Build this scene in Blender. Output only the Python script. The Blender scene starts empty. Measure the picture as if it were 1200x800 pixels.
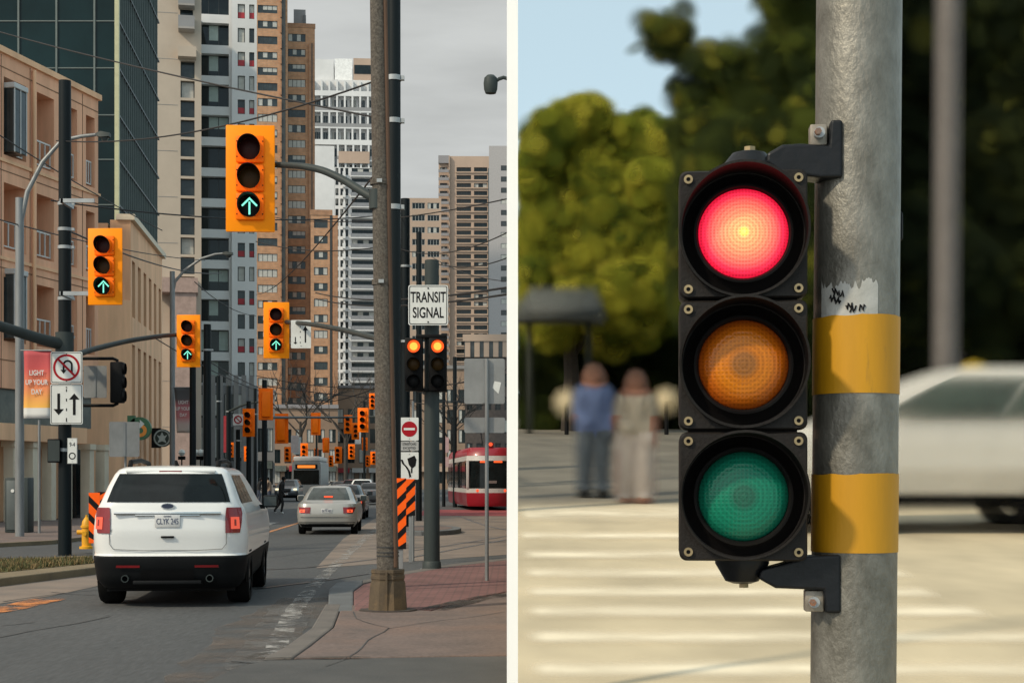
import bpy, bmesh, math, random
from mathutils import Vector, Matrix, noise as mnoise
R = math.radians
rng = random.Random(7)
scene = bpy.context.scene
col = scene.collection
# ---------------------------------------------------------------- picture geometry -> metres
F, CX, HY, HC = 1800.0, 600.0, 562.0, 1.6
def wx(px, Y): return (px - CX) / F * Y
def wz(py, Y): return HC + (HY - py) / F * Y
def gy(py, z=0.0): return (HC - z) * F / (py - HY)           # depth of a ground point on the flat street
def gp(px, py, z=0.0):
    Y = gy(py, z); return (wx(px, Y), Y)
SL0, SLK = -0.05, (HY - 440.0) / F                            # the crosswalk street climbs gently
def slope(Y): return SL0 + SLK * Y
def sy(py): return (HC - SL0) * F / (py - 440.0)              # depth of a point on the climbing street

# ---------------------------------------------------------------- materials
MATS = {}
def nodes(name):
    m = bpy.data.materials.new(name); m.use_nodes = True
    nt = m.node_tree
    return m, nt, nt.nodes, nt.links, nt.nodes['Principled BSDF']
def mat(name, c, rough=.6, metal=0., var=.18, scale=2.5, bump=.0, bscale=40., coord='Object', spec=None, coat=0., alpha=None, streak=False):
    if name in MATS: return MATS[name]
    m, nt, N, L, b = nodes(name)
    tc = N.new('ShaderNodeTexCoord')
    src = tc.outputs[coord]
    if streak:
        mp = N.new('ShaderNodeMapping'); mp.inputs['Scale'].default_value = (1, 1, .12)
        L.new(src, mp.inputs[0]); src2 = mp.outputs[0]
    else: src2 = src
    n1 = N.new('ShaderNodeTexNoise'); n1.inputs['Scale'].default_value = scale; n1.inputs['Detail'].default_value = 8; n1.inputs['Roughness'].default_value = .65
    L.new(src2, n1.inputs['Vector'])
    mr = N.new('ShaderNodeMapRange'); mr.inputs['From Min'].default_value = .3; mr.inputs['From Max'].default_value = .7
    mr.inputs['To Min'].default_value = 1 - var; mr.inputs['To Max'].default_value = 1 + var
    L.new(n1.outputs['Fac'], mr.inputs['Value'])
    mx = N.new('ShaderNodeMix'); mx.data_type = 'RGBA'; mx.blend_type = 'MULTIPLY'; mx.inputs['Factor'].default_value = 1
    mx.inputs['A'].default_value = (*c, 1)
    L.new(mr.outputs[0], mx.inputs['B'])
    L.new(mx.outputs['Result'], b.inputs['Base Color'])
    b.inputs['Roughness'].default_value = rough; b.inputs['Metallic'].default_value = metal
    if spec is not None: b.inputs['Specular IOR Level'].default_value = spec
    if coat: b.inputs['Coat Weight'].default_value = coat; b.inputs['Coat Roughness'].default_value = .05
    if bump:
        n2 = N.new('ShaderNodeTexNoise'); n2.inputs['Scale'].default_value = bscale; n2.inputs['Detail'].default_value = 5
        L.new(src, n2.inputs['Vector'])
        bp = N.new('ShaderNodeBump'); bp.inputs['Strength'].default_value = bump; bp.inputs['Distance'].default_value = .02
        L.new(n2.outputs['Fac'], bp.inputs['Height']); L.new(bp.outputs[0], b.inputs['Normal'])
    if alpha is not None:
        b.inputs['Alpha'].default_value = alpha
    MATS[name] = m
    return m
def emit(name, c, s=1.):
    if name in MATS: return MATS[name]
    m, nt, N, L, b = nodes(name)
    b.inputs['Base Color'].default_value = (*[x * .5 for x in c], 1)
    b.inputs['Emission Color'].default_value = (*c, 1); b.inputs['Emission Strength'].default_value = s
    MATS[name] = m; return m
def two(name, c1, c2, scale, lo, hi, rough=.8, detail=8, stretch=(1, 1, 1), bump=.3, fine=60., c3=None, scale3=1., lo3=.5, hi3=.6, coord='Object', grain=.24):
    """two colours broken up by noise, a third in broad patches, fine grain in bump"""
    if name in MATS: return MATS[name]
    m, nt, N, L, b = nodes(name)
    tc = N.new('ShaderNodeTexCoord'); mp = N.new('ShaderNodeMapping'); mp.inputs['Scale'].default_value = stretch
    L.new(tc.outputs[coord], mp.inputs[0])
    def nz(s, d=8):
        n = N.new('ShaderNodeTexNoise'); n.inputs['Scale'].default_value = s; n.inputs['Detail'].default_value = d; n.inputs['Roughness'].default_value = .65
        L.new(mp.outputs[0], n.inputs['Vector']); return n.outputs['Fac']
    def ramp(v, a, z):
        r = N.new('ShaderNodeMapRange'); r.inputs['From Min'].default_value = a; r.inputs['From Max'].default_value = z
        L.new(v, r.inputs['Value']); return r.outputs[0]
    def mix(f, a, z):
        x = N.new('ShaderNodeMix'); x.data_type = 'RGBA'; L.new(f, x.inputs['Factor'])
        for k, v in (('A', a), ('B', z)):
            if isinstance(v, tuple): x.inputs[k].default_value = (*v, 1)
            else: L.new(v, x.inputs[k])
        return x.outputs['Result']
    out = mix(ramp(nz(scale, detail), lo, hi), c1, c2)
    if c3: out = mix(ramp(nz(scale3), lo3, hi3), out, c3)
    g = nz(fine, 3)
    mg = N.new('ShaderNodeMapRange'); mg.inputs['To Min'].default_value = 1 - grain; mg.inputs['To Max'].default_value = 1 + grain; L.new(g, mg.inputs['Value'])
    mm = N.new('ShaderNodeMix'); mm.data_type = 'RGBA'; mm.blend_type = 'MULTIPLY'; mm.inputs['Factor'].default_value = 1
    L.new(out, mm.inputs['A']); L.new(mg.outputs[0], mm.inputs['B'])
    L.new(mm.outputs['Result'], b.inputs['Base Color'])
    b.inputs['Roughness'].default_value = rough
    if bump:
        bp = N.new('ShaderNodeBump'); bp.inputs['Strength'].default_value = bump; bp.inputs['Distance'].default_value = .01
        L.new(g, bp.inputs['Height']); L.new(bp.outputs[0], b.inputs['Normal'])
    MATS[name] = m; return m
def brickmat(name, c1, c2, mortar, bw, bh, msize=.012, rough=.85, coord='Object', rot=(0, 0, 0)):
    if name in MATS: return MATS[name]
    m, nt, N, L, b = nodes(name)
    tc = N.new('ShaderNodeTexCoord'); mp = N.new('ShaderNodeMapping'); mp.inputs['Rotation'].default_value = rot
    L.new(tc.outputs[coord], mp.inputs[0])
    br = N.new('ShaderNodeTexBrick'); br.inputs['Color1'].default_value = (*c1, 1); br.inputs['Color2'].default_value = (*c2, 1)
    br.inputs['Mortar'].default_value = (*mortar, 1); br.inputs['Scale'].default_value = 1; br.inputs['Mortar Size'].default_value = msize
    br.inputs['Brick Width'].default_value = bw; br.inputs['Row Height'].default_value = bh
    L.new(mp.outputs[0], br.inputs['Vector'])
    n = N.new('ShaderNodeTexNoise'); n.inputs['Scale'].default_value = 1.3; n.inputs['Detail'].default_value = 8; L.new(tc.outputs[coord], n.inputs['Vector'])
    r = N.new('ShaderNodeMapRange'); r.inputs['To Min'].default_value = .6; r.inputs['To Max'].default_value = 1.4; L.new(n.outputs['Fac'], r.inputs['Value'])
    mm = N.new('ShaderNodeMix'); mm.data_type = 'RGBA'; mm.blend_type = 'MULTIPLY'; mm.inputs['Factor'].default_value = 1
    L.new(br.outputs['Color'], mm.inputs['A']); L.new(r.outputs[0], mm.inputs['B']); L.new(mm.outputs['Result'], b.inputs['Base Color'])
    b.inputs['Roughness'].default_value = rough
    MATS[name] = m; return m

# ---------------------------------------------------------------- mesh builder
class MB:
    def __init__(s): s.bm = bmesh.new(); s.mats = []
    def mi(s, m):
        if m is None: return 0
        if m not in s.mats: s.mats.append(m)
        return s.mats.index(m)
    def face(s, pts, m=None):
        try: f = s.bm.faces.new([s.bm.verts.new(p) for p in pts])
        except ValueError: return None
        f.material_index = s.mi(m); return f
    def box(s, x0, x1, y0, y1, z0, z1, m=None, bev=0.):
        r = bmesh.ops.create_cube(s.bm, size=1)
        vs = r['verts']
        for v in vs:
            v.co = Vector(((x0 + x1) / 2 + v.co.x * (x1 - x0), (y0 + y1) / 2 + v.co.y * (y1 - y0), (z0 + z1) / 2 + v.co.z * (z1 - z0)))
        k = s.mi(m); fs = set(f for v in vs for f in v.link_faces)
        for f in fs: f.material_index = k
        if bev:
            es = set(e for v in vs for e in v.link_edges)
            rr = bmesh.ops.bevel(s.bm, geom=list(es), offset=bev, segments=2, affect='EDGES', profile=.5, clamp_overlap=True)
            for f in rr['faces']: f.material_index = k
        return s
    def cyl(s, p0, p1, r0, r1=None, n=16, m=None, cap=True):
        r1 = r0 if r1 is None else r1
        p0, p1 = Vector(p0), Vector(p1); d = (p1 - p0).normalized()
        a = Vector((0, 0, 1)) if abs(d.z) < .9 else Vector((1, 0, 0))
        u = d.cross(a).normalized(); w = d.cross(u)
        A, B = [], []
        for i in range(n):
            t = 2 * math.pi * i / n; o = u * math.cos(t) + w * math.sin(t)
            A.append(s.bm.verts.new(p0 + o * r0)); B.append(s.bm.verts.new(p1 + o * r1))
        k = s.mi(m)
        for i in range(n):
            f = s.bm.faces.new((A[i], B[i], B[(i + 1) % n], A[(i + 1) % n])); f.material_index = k
        if cap:
            for ring in (A, B[::-1]):
                f = s.bm.faces.new(ring); f.material_index = k
        return s
    def tube(s, pts, r, n=8, m=None):
        rings = []; pts = [Vector(p) for p in pts]; k = s.mi(m); u = None
        rr = r if isinstance(r, (list, tuple)) else [r] * len(pts)
        for i, p in enumerate(pts):
            d = (pts[min(i + 1, len(pts) - 1)] - pts[max(i - 1, 0)]).normalized()
            if u is None:
                a = Vector((0, 0, 1)) if abs(d.z) < .9 else Vector((1, 0, 0)); u = d.cross(a).normalized()
            else: u = (u - d * u.dot(d)).normalized()
            w = d.cross(u)
            rings.append([s.bm.verts.new(p + (u * math.cos(2 * math.pi * j / n) + w * math.sin(2 * math.pi * j / n)) * rr[i]) for j in range(n)])
        for A, B in zip(rings, rings[1:]):
            for j in range(n):
                f = s.bm.faces.new((A[j], A[(j + 1) % n], B[(j + 1) % n], B[j])); f.material_index = k
        for ring in (rings[0][::-1], rings[-1]):
            f = s.bm.faces.new(ring); f.material_index = k
        return s
    def loft(s, rings, m=None, cap0=True, cap1=True, closed=True):
        k = s.mi(m); RR = [[s.bm.verts.new(p) for p in r] for r in rings]; n = len(RR[0])
        for A, B in zip(RR, RR[1:]):
            for j in range(n if closed else n - 1):
                f = s.bm.faces.new((A[j], A[(j + 1) % n], B[(j + 1) % n], B[j])); f.material_index = k
        if closed and cap0: f = s.bm.faces.new(RR[0][::-1]); f.material_index = k
        if closed and cap1: f = s.bm.faces.new(RR[-1]); f.material_index = k
        return s
    def lathe(s, prof, axis='z', c=(0, 0, 0), n=32, m=None):
        """prof: (radius, height) pairs, turned round an axis"""
        k = s.mi(m); c = Vector(c); RR = []
        for r, h in prof:
            ring = []
            for i in range(n):
                t = 2 * math.pi * i / n; a, b2 = math.cos(t) * r, math.sin(t) * r
                p = {'z': (a, b2, h), 'y': (a, h, b2), 'x': (h, a, b2)}[axis]
                ring.append(s.bm.verts.new(c + Vector(p)))
            RR.append(ring)
        for A, B in zip(RR, RR[1:]):
            for j in range(n):
                f = s.bm.faces.new((A[j], A[(j + 1) % n], B[(j + 1) % n], B[j])); f.material_index = k
        return s
    def prism(s, poly, z0, z1, m=None):
        """a plan polygon pulled up"""
        k = s.mi(m); A = [s.bm.verts.new((p[0], p[1], z0)) for p in poly]; B = [s.bm.verts.new((p[0], p[1], z1)) for p in poly]; n = len(poly)
        for i in range(n):
            f = s.bm.faces.new((A[i], A[(i + 1) % n], B[(i + 1) % n], B[i])); f.material_index = k
        f = s.bm.faces.new(A[::-1]); f.material_index = k
        f = s.bm.faces.new(B); f.material_index = k
        return s
    def plate(s, poly, y0, y1, m=None, holes=None):
        """a front-view polygon (x, z) given thickness along y"""
        k = s.mi(m); A = [s.bm.verts.new((p[0], y0, p[1])) for p in poly]; B = [s.bm.verts.new((p[0], y1, p[1])) for p in poly]; n = len(poly)
        for i in range(n):
            f = s.bm.faces.new((A[i], A[(i + 1) % n], B[(i + 1) % n], B[i])); f.material_index = k
        f = s.bm.faces.new(A[::-1]); f.material_index = k
        f = s.bm.faces.new(B); f.material_index = k
        return s
    def ring(s, r0, r1, y0, y1, c=(0, 0), n=40, m=None):
        return s.lathe([(r0, y0), (r1, y0), (r1, y1), (r0, y1), (r0, y0)], 'y', (c[0], 0, c[1]), n, m)
    def build(s, name, parent=None, m=None, smooth=True, angle=35, loc=None, rot=None):
        bm = s.bm
        bmesh.ops.remove_doubles(bm, verts=bm.verts, dist=1e-5)
        bmesh.ops.recalc_face_normals(bm, faces=bm.faces)
        if smooth:
            for f in bm.faces: f.smooth = True
            for e in bm.edges:
                if len(e.link_faces) == 2 and e.calc_face_angle(0) > R(angle): e.smooth = False
        me = bpy.data.meshes.new(name); bm.to_mesh(me); bm.free()
        for x in ([m] if m else s.mats): me.materials.append(x)
        return link(name, me, parent, loc, rot)
def link(name, me, parent=None, loc=None, rot=None):
    o = bpy.data.objects.new(name, me); col.objects.link(o)
    if parent is not None: o.parent = parent
    if loc is not None: o.location = loc
    if rot is not None: o.rotation_euler = rot if isinstance(rot, (tuple, list)) else (0, 0, rot)
    return o
def tag(o, label, cat, group=None):
    o['label'] = label; o['category'] = cat
    if group: o['group'] = group
    return o
def kind(o, k): o['kind'] = k; return o
def thing(name, label, cat, loc=(0, 0, 0), rz=0., group=None, scale=1.):
    o = bpy.data.objects.new(name, None); col.objects.link(o); o.empty_display_size = .1
    o.location = loc; o.rotation_euler = (0, 0, rz); o.scale = (scale,) * 3
    return tag(o, label, cat, group)
def kids(o): return [c for c in col.objects if c.parent is o]
def copy_tree(o, parent=None):
    c = o.copy(); col.objects.link(c)
    if parent is not None: c.parent = parent
    for ch in kids(o): copy_tree(ch, c)
    return c
def text(s, size, m, parent, loc, name='lettering', sx=1., rot=(R(90), 0, 0), bold=0., ext=.0015):
    cu = bpy.data.curves.new(name, 'FONT'); cu.body = s; cu.size = size; cu.align_x = 'CENTER'; cu.align_y = 'CENTER'; cu.extrude = ext; cu.offset = bold
    t = bpy.data.objects.new(name, cu); col.objects.link(t)
    me = bpy.data.meshes.new_from_object(t.evaluated_get(bpy.context.evaluated_depsgraph_get()))
    col.objects.unlink(t); bpy.data.objects.remove(t)
    me.materials.clear(); me.materials.append(m)
    o = link(name, me, parent, loc, rot); o.scale = (sx, 1, 1); return o
# ---------------------------------------------------------------- palette
PEACH = mat('peach_stucco', (.78, .42, .26), .85, var=.22, scale=1.1, bump=.15, bscale=30, streak=True)
PEACH2 = mat('peach_stucco_pale', (.80, .48, .285), .85, var=.2, scale=1.1, streak=True)
CREAM = mat('cream_stone', (.68, .60, .47), .85, var=.12, scale=.8)
STONEGREY = two('veined_green_stone', (.07, .085, .075), (.15, .16, .14), 1.5, .35, .7, .45, bump=0, fine=9)
CONC = mat('pale_panel_concrete', (.50, .42, .34), .9, var=.12, scale=.15, bump=.05)
CONCG = mat('grey_panel_concrete', (.33, .31, .29), .9, var=.15, scale=.2)
WHITEP = mat('white_panel', (.62, .62, .62), .7, var=.10, scale=.15)
GREYP = mat('grey_panel', (.24, .24, .245), .7, var=.15, scale=.2)
BRICK = brickmat('brown_brick', (.47, .255, .14), (.41, .215, .115), (.34, .24, .17), .9, .3, .03, rot=(R(90), 0, 0))
BRICK2 = brickmat('brown_brick_dark', (.37, .195, .108), (.32, .165, .09), (.26, .18, .13), .9, .3, .03, rot=(R(90), 0, 0))
HOTEL = mat('beige_precast', (.42, .31, .24), .85, var=.12, scale=.1)
HOTELG = mat('grey_precast', (.25, .24, .25), .85, var=.12, scale=.1)
FARBR = mat('far_brown_wall', (.27, .185, .13), .85, var=.25, scale=.15)
SHOPGREY = mat('shop_grey_wall', (.21, .20, .195), .8, var=.25, scale=.2)
DARKWALL = mat('dark_wall', (.04, .045, .045), .7, var=.2)
GLASS = mat('window_glass', (.010, .016, .018), .06, var=.5, scale=.8, spec=.33)
GLASS2 = mat('window_glass_mid', (.035, .045, .048), .08, var=.5, scale=.8, spec=.4)
CURTAIN = mat('drawn_blind', (.42, .42, .39), .6, var=.2, scale=2)
SEAGLASS = mat('sea_green_blind', (.30, .37, .34), .3, var=.15, scale=2)
TEAL = mat('teal_tower_glass', (.006, .019, .022), .06, var=.6, scale=.09, spec=.14)
TEALV = mat('teal_side_glass', (.085, .10, .092), .15, var=.5, scale=.12, spec=.3)
MULL = mat('aluminium_mullion', (.10, .125, .12), .5, metal=.2, var=.1)
MULLB = mat('brass_corner', (.42, .42, .26), .5, var=.1)
FRAMED = mat('dark_frame', (.03, .034, .034), .5, var=.1)
FRAMEW = mat('white_frame', (.5, .5, .49), .5, var=.1)
REDP = mat('red_spandrel', (.35, .02, .03), .5, var=.2)
RAILW = mat('white_rail', (.55, .55, .53), .5, var=.1)
BLACKPOLE = mat('black_pole_paint', (.005, .009, .011), .5, spec=.18, var=.3, scale=4, bump=.05, streak=True)
DKGREEN = mat('dark_grey_pole_paint', (.036, .046, .046), .55, spec=.25, var=.2, scale=3, streak=True)
GALV = mat('galvanised_pole', (.21, .22, .225), .5, metal=.3, var=.25, scale=5, streak=True)
STEELG = mat('sign_back_steel', (.23, .235, .235), .5, metal=.3, var=.18, scale=2)
CLAMP = mat('steel_clamp', (.33, .35, .36), .45, metal=.3, var=.2)
CONCPOLE = two('aggregate_concrete', (.045, .038, .031), (.15, .132, .112), 38, .35, .68, .9, detail=6, bump=.8, fine=110, c3=(.09, .06, .042), scale3=1.5, lo3=.52, hi3=.8)
BASEM = two('rusty_base', (.095, .068, .04), (.05, .037, .026), 4, .35, .7, .8, bump=.4, c3=(.125, .085, .045), scale3=2.2)
SIGY = mat('signal_amber_paint', (.98, .285, .0), .5, spec=.2, var=.05, scale=3)
SIGO = mat('signal_orange_paint', (.96, .175, .0), .5, spec=.2, var=.06, scale=3)
BLK = mat('matt_black', (.004, .004, .0045), .55, spec=.15, var=.2)
LENSR = mat('unlit_red_lens', (.03, .006, .005), .45, spec=.15, var=.1)
LENSA = mat('unlit_amber_lens', (.04, .02, .004), .45, spec=.15, var=.1)
CYAN = emit('green_arrow_light', (.25, 1., .72), 1.15)
REDL = emit('red_lamp_light', (1., .10, .015), 1.4)
HOTL = emit('hot_lamp_core', (1., .42, .05), 1.5)
ORANGEL = emit('orange_display_light', (1., .25, .03), .9)
HEADL = emit('headlight_light', (1., .85, .5), 1.6)
TAILL = emit('lit_tail_lamp', (1., .10, .03), .9)
SIGNW = mat('white_sign_sheet', (.62, .63, .61), .5, var=.10, scale=3)
SIGNK = mat('black_sign_ink', (.006, .006, .007), .6, spec=.15, var=.05)
SIGNR = mat('red_sign_ink', (.33, .008, .016), .55, spec=.15, var=.05)
HAZO = mat('orange_reflective', (.95, .12, .008), .55, spec=.15, var=.1)
HAZK = mat('black_reflective', (.006, .006, .007), .6, spec=.15, var=.1)
HYDY = mat('yellow_hydrant_paint', (.75, .36, .01), .5, var=.12)
ASPH = two('asphalt', (.045, .049, .052), (.080, .082, .084), .5, .3, .72, .8, stretch=(1, .18, 1), bump=.5, fine=20, grain=.55, c3=(.058, .06, .062), scale3=.33, lo3=.52, hi3=.72)
ASPHD = two('dark_asphalt', (.05, .052, .053), (.085, .084, .082), 1.2, .3, .72, .85, bump=.5, fine=45)
TRACKP = two('brown_track_paving', (.235, .185, .15), (.165, .135, .115), .8, .3, .7, .85, bump=.3, c3=(.12, .105, .095), scale3=.5, lo3=.5, hi3=.7)
SIDEW = two('sidewalk_concrete', (.165, .122, .108), (.105, .083, .076), 1.6, .3, .72, .9, bump=.5, fine=24, grain=.5, c3=(.185, .12, .095), scale3=.6, lo3=.48, hi3=.75)
KERB = two('kerb_concrete', (.16, .142, .128), (.10, .092, .085), 2.2, .3, .7, .9, bump=.4)
KERBG = two('grey_kerb_concrete', (.14, .15, .155), (.10, .105, .11), 2.2, .3, .7, .9, bump=.4)
KERBO = two('ochre_kerb_concrete', (.22, .17, .10), (.14, .11, .07), 1.5, .3, .7, .9, bump=.4)
PINKB = brickmat('pink_brick_paving', (.205, .095, .088), (.15, .072, .068), (.10, .06, .055), .22, .11, .012)
GRASSM = two('dry_grass', (.06, .062, .022), (.12, .075, .03), 3, .35, .65, .95, bump=1., fine=25)
WORNW = two('worn_white_paint', (.40, .39, .37), (.17, .165, .16), 5, .36, .6, .85, bump=.2)
WORNY = two('worn_orange_paint', (.55, .20, .06), (.22, .15, .10), 4, .38, .62, .85, bump=.2)
TARS = mat('tar_seam_worn', (.055, .056, .057), .7, var=.3)
TAR = mat('tar_seam', (.03, .031, .032), .6, var=.2)
RAILM = mat('rail_steel', (.045, .045, .047), .35, metal=.5, var=.2)
WIREM = mat('wire_black', (.012, .012, .013), .6, var=.05)
CARW = mat('white_car_paint', (.72, .735, .73), .28, var=.03, scale=1, coat=.6)
CARS = mat('champagne_car_paint', (.37, .365, .34), .3, metal=.35, var=.05, scale=1, coat=.6)
CARK = mat('black_car_paint', (.016, .018, .02), .25, var=.1, coat=.6)
CARR = mat('dark_red_car_paint', (.12, .014, .016), .25, var=.1, coat=.6)
CARB = mat('slate_car_paint', (.055, .062, .07), .3, metal=.3, var=.1, coat=.6)
CARGLASS = mat('car_glass', (.006, .009, .010), .06, var=.6, scale=1.2, spec=.25)
CARGLASS2 = mat('car_glass_pale', (.05, .06, .058), .08, var=.5, scale=2, spec=.35)
PLASTK = mat('black_bumper_plastic', (.006, .007, .008), .6, spec=.15, var=.2)
TYRE = mat('tyre_rubber', (.006, .006, .006), .85, spec=.15, var=.2)
RIM = mat('alloy_rim', (.35, .35, .35), .35, metal=.8, var=.1)
CHROME = mat('chrome_trim', (.6, .62, .62), .15, metal=1., var=.1)
TAILR = mat('red_tail_lens', (.20, .007, .010), .2, var=.15, coat=.5)
TAILC = emit('tail_lens_glow', (1., .13, .07), .55)
TRAMR = mat('tram_red_paint', (.26, .008, .018), .35, var=.08, coat=.3)
TRAMW = mat('tram_white_paint', (.48, .46, .44), .4, var=.08)
SKIN = mat('skin', (.42, .24, .17), .6, var=.08)
CLOTHK = mat('black_clothes', (.01, .01, .011), .85, var=.2)
JEANS = mat('dark_jeans', (.04, .05, .08), .85, var=.2)
PLATEW = mat('plate_white', (.55, .56, .56), .5, var=.04)

# ---------------------------------------------------------------- the flat street on the left
def flat(name, pts, z, m, px=True):
    mb = MB(); P = [gp(p[0], p[1], z) for p in pts] if px else pts
    mb.face([(x, y, z) for x, y in P], m)
    return kind(mb.build(name, smooth=False), 'structure')
def slab(name, pts, z0, z1, m):
    mb = MB(); mb.prism(pts, z0, z1, m); o = mb.build(name, smooth=False)
    md = o.modifiers.new('b', 'BEVEL'); md.width = .02; md.segments = 2
    return kind(o, 'structure')
def ribbon(name, pts, w, z, m, wob=0., dash=None):
    """a strip along a line of ground points"""
    mb = MB(); P = [Vector((x, y, z)) for x, y in pts]; Q = [P[0]]
    for a, b in zip(P, P[1:]):
        n = max(1, int((b - a).length / .35))
        Q += [a.lerp(b, (i + 1) / n) for i in range(n)]
    L, Rr = [], []
    for i, p in enumerate(Q):
        d = (Q[min(i + 1, len(Q) - 1)] - Q[max(i - 1, 0)]).normalized(); nrm = Vector((-d.y, d.x, 0))
        k = mnoise.noise(Vector((p.x * 1.7, p.y * .8, 3.1))) * wob; ww = w * (1 + .35 * mnoise.noise(p * 2.3)) / 2
        L.append(p + nrm * (ww + k)); Rr.append(p - nrm * (ww - k))
    for i in range(len(Q) - 1):
        if dash and (i % dash[0]) >= dash[1]: continue
        mb.face([Rr[i], Rr[i + 1], L[i + 1], L[i]], m)
    return kind(mb.build(name, smooth=False), 'structure')

def worn(name, c, sc, a, z):
    """paint or mud worn through in patches"""
    m = mat(name, c, .85, var=.15); nt = m.node_tree; N, L = nt.nodes, nt.links; tc = N.new('ShaderNodeTexCoord')
    n = N.new('ShaderNodeTexNoise'); n.inputs['Scale'].default_value = sc; n.inputs['Detail'].default_value = 9; n.inputs['Roughness'].default_value = .7; L.new(tc.outputs['Object'], n.inputs['Vector'])
    r = N.new('ShaderNodeMapRange'); r.inputs['From Min'].default_value = a; r.inputs['From Max'].default_value = z; L.new(n.outputs['Fac'], r.inputs['Value']); L.new(r.outputs[0], N['Principled BSDF'].inputs['Alpha'])
    return m
mb = MB(); mb.face([(-900, -60, -.03), (-.01, -60, -.03), (-.01, 1500, -.03), (-900, 1500, -.03)], ASPH)
kind(mb.build('ground', smooth=False), 'structure')
mb = MB(); mb.face([(-40, -5, 0), (-.012, -5, 0), (-.012, 420, 0), (-60, 420, 0)], ASPH)
kind(mb.build('road', smooth=False), 'structure')
# right kerb, sidewalk, brick island
KZ = .1
ke = [(-2.26, 18.6), (-2.04, 15.6), (-2.05, 13.9), (-2.1, 13.0)]
ki = [(-2.06, 18.6), (-1.83, 15.7), (-1.84, 14.0), (-1.86, 13.0)]
slab('kerb', ke + ki[::-1], -.02, KZ, KERB)
slab('sidewalk', [(-2.055, 18.6), (-1.825, 15.7), (-1.83, 14.0), (-1.85, 13.0), (-.013, 13.25), (-.013, gy(691.6, KZ)), gp(548, 702.6, KZ), gp(505, 714.8, KZ)], -.02, KZ - .004, SIDEW)
slab('driveway_apron', [(-2.08, 12.97), (-2.25, 12.3), (-2.5, 9), (-2.5, 2), (-.013, 2), (-.013, 13.22), (-1.86, 12.98)], -.02, .088, ASPHD)
ribbon('gutter_dirt', [(-2.16, 13.3), (-2.22, 12.85), (-1.9, 12.96), (-1.2, 13.02)], .10, .104, worn('gutter_silt', (.035, .03, .024), 3, .38, .55))
tipA = [gp(384, 715, KZ), gp(385, 690, KZ), gp(394, 682, KZ), gp(425, 679, KZ)]
tipB = [gp(425, 683, KZ), gp(414, 691, KZ), gp(414, 715, KZ)]
slab('kerb_corner', [(x, y + .02) for x, y in tipA + tipB], -.02, KZ - .002, KERBG)
pk = [gp(414.5, 714.5, KZ), gp(414.5, 692, KZ), gp(425.5, 684, KZ), gp(470, 673, KZ), gp(530, 663, KZ), (-.013, gy(655, KZ)), (-.013, gy(691, KZ)), gp(548, 702, KZ), gp(505, 714, KZ)]
slab('brick_pavement', pk, -.02, KZ - .001, PINKB)
slab('kerb_behind_bricks', [gp(425, 682.5, KZ), gp(425, 679, KZ), gp(470, 669.5, KZ), gp(530, 660, KZ), (-.013, gy(652.5, KZ)), (-.013, gy(654.8, KZ)), gp(530, 662.8, KZ), gp(470, 672.8, KZ)], -.02, KZ - .003, KERB)
ribbon('dirt_strip', [gp(505, 714.5, KZ), gp(530, 708, KZ), gp(565, 700, KZ), (-.02, gy(695, KZ))], .34, KZ + .004, worn('dirt', (.035, .028, .024), 2.6, .36, .6))
for k, pp in enumerate([[(414, 716), (420, 724), (455, 735), (440, 745), (405, 770), (385, 779)], [(455, 736), (520, 726), (594, 716)], [(400, 742), (418, 741)]]):
    ribbon('pavement_crack', [gp(x, y, KZ) for x, y in pp], .012, KZ + .001, TARS, .12)
flat('patched_asphalt', [gp(383, 690), gp(366, 705), gp(362, 735), gp(376, 735), gp(383, 716)], .004, ASPHD, px=False)
# tram track paving, oval island, red bricks beyond
flat('track_paving', [(-3.55, 27.8), (-.013, 33.0), (-.013, 80), (-6.5, 80), (-4.6, 42)], .004, TRACKP, px=False)
flat('red_brick_band', [gp(490, 604), (-.013, gy(604.5)), (-.013, gy(597.5)), gp(497, 597)], .010, mat('red_brick_band', (.26, .05, .055), .85, var=.3, scale=2), px=False)
oc = gp(500, 620, .1)
slab('oval_island', [(oc[0] + 1.05 * math.cos(t * math.pi / 12), oc[1] + 2.8 * math.sin(t * math.pi / 12)) for t in range(24)], -.02, .14, KERBG)
flat('island_top', [(oc[0] + .78 * math.cos(t * math.pi / 12), oc[1] + 2.2 * math.sin(t * math.pi / 12)) for t in range(24)], .145, SIDEW, px=False)
for pp in ([(478, 654), (520, 646), (594, 632)], [(478, 646), (520, 640), (594, 628)], [(546, 608), (570, 616), (594, 621)], [(520, 600), (552, 609), (594, 612)], [(300, 668), (360, 665), (440, 655), (470, 649)], [(300, 690), (380, 680), (432, 672)]):
    ribbon('tram_rail', [gp(x, y) for x, y in pp], .09, .009, RAILM)
# left: median with grass, cross street, far pavement
slab('median_kerb', [gp(-180, 697, .13), gp(0, 677, .13), gp(112, 664, .13), gp(116, 655, .13), gp(100, 650.5, .13), gp(0, 655, .13), gp(-180, 664, .13)], -.02, .13, KERBO)
mg = [gp(-180, 688, .14), gp(0, 670, .14), gp(110, 659, .14), gp(110, 654, .14), gp(98, 651.5, .14), gp(0, 656, .14), gp(-180, 665, .14)]
flat('median_soil', mg, .136, GRASSM, px=False)
lw = [gp(-300, 640, .1), gp(-60, 639, .1), gp(60, 633, .1), gp(115, 627, .1), gp(185, 612, .1)]
mb = MB()
for (x0_, y0_), (x1_, y1_) in zip(lw, lw[1:]):
    mb.face([(x0_, y0_, -.02), (x1_, y1_, -.02), (x1_, y1_, .1), (x0_, y0_, .1)], KERBO); mb.face([(x0_, y0_, .1), (x1_, y1_, .1), (x1_, y1_ + .4, .1), (x0_, y0_ + .4, .1)], KERBO)
kind(mb.build('kerb_far', smooth=False), 'structure')
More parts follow.
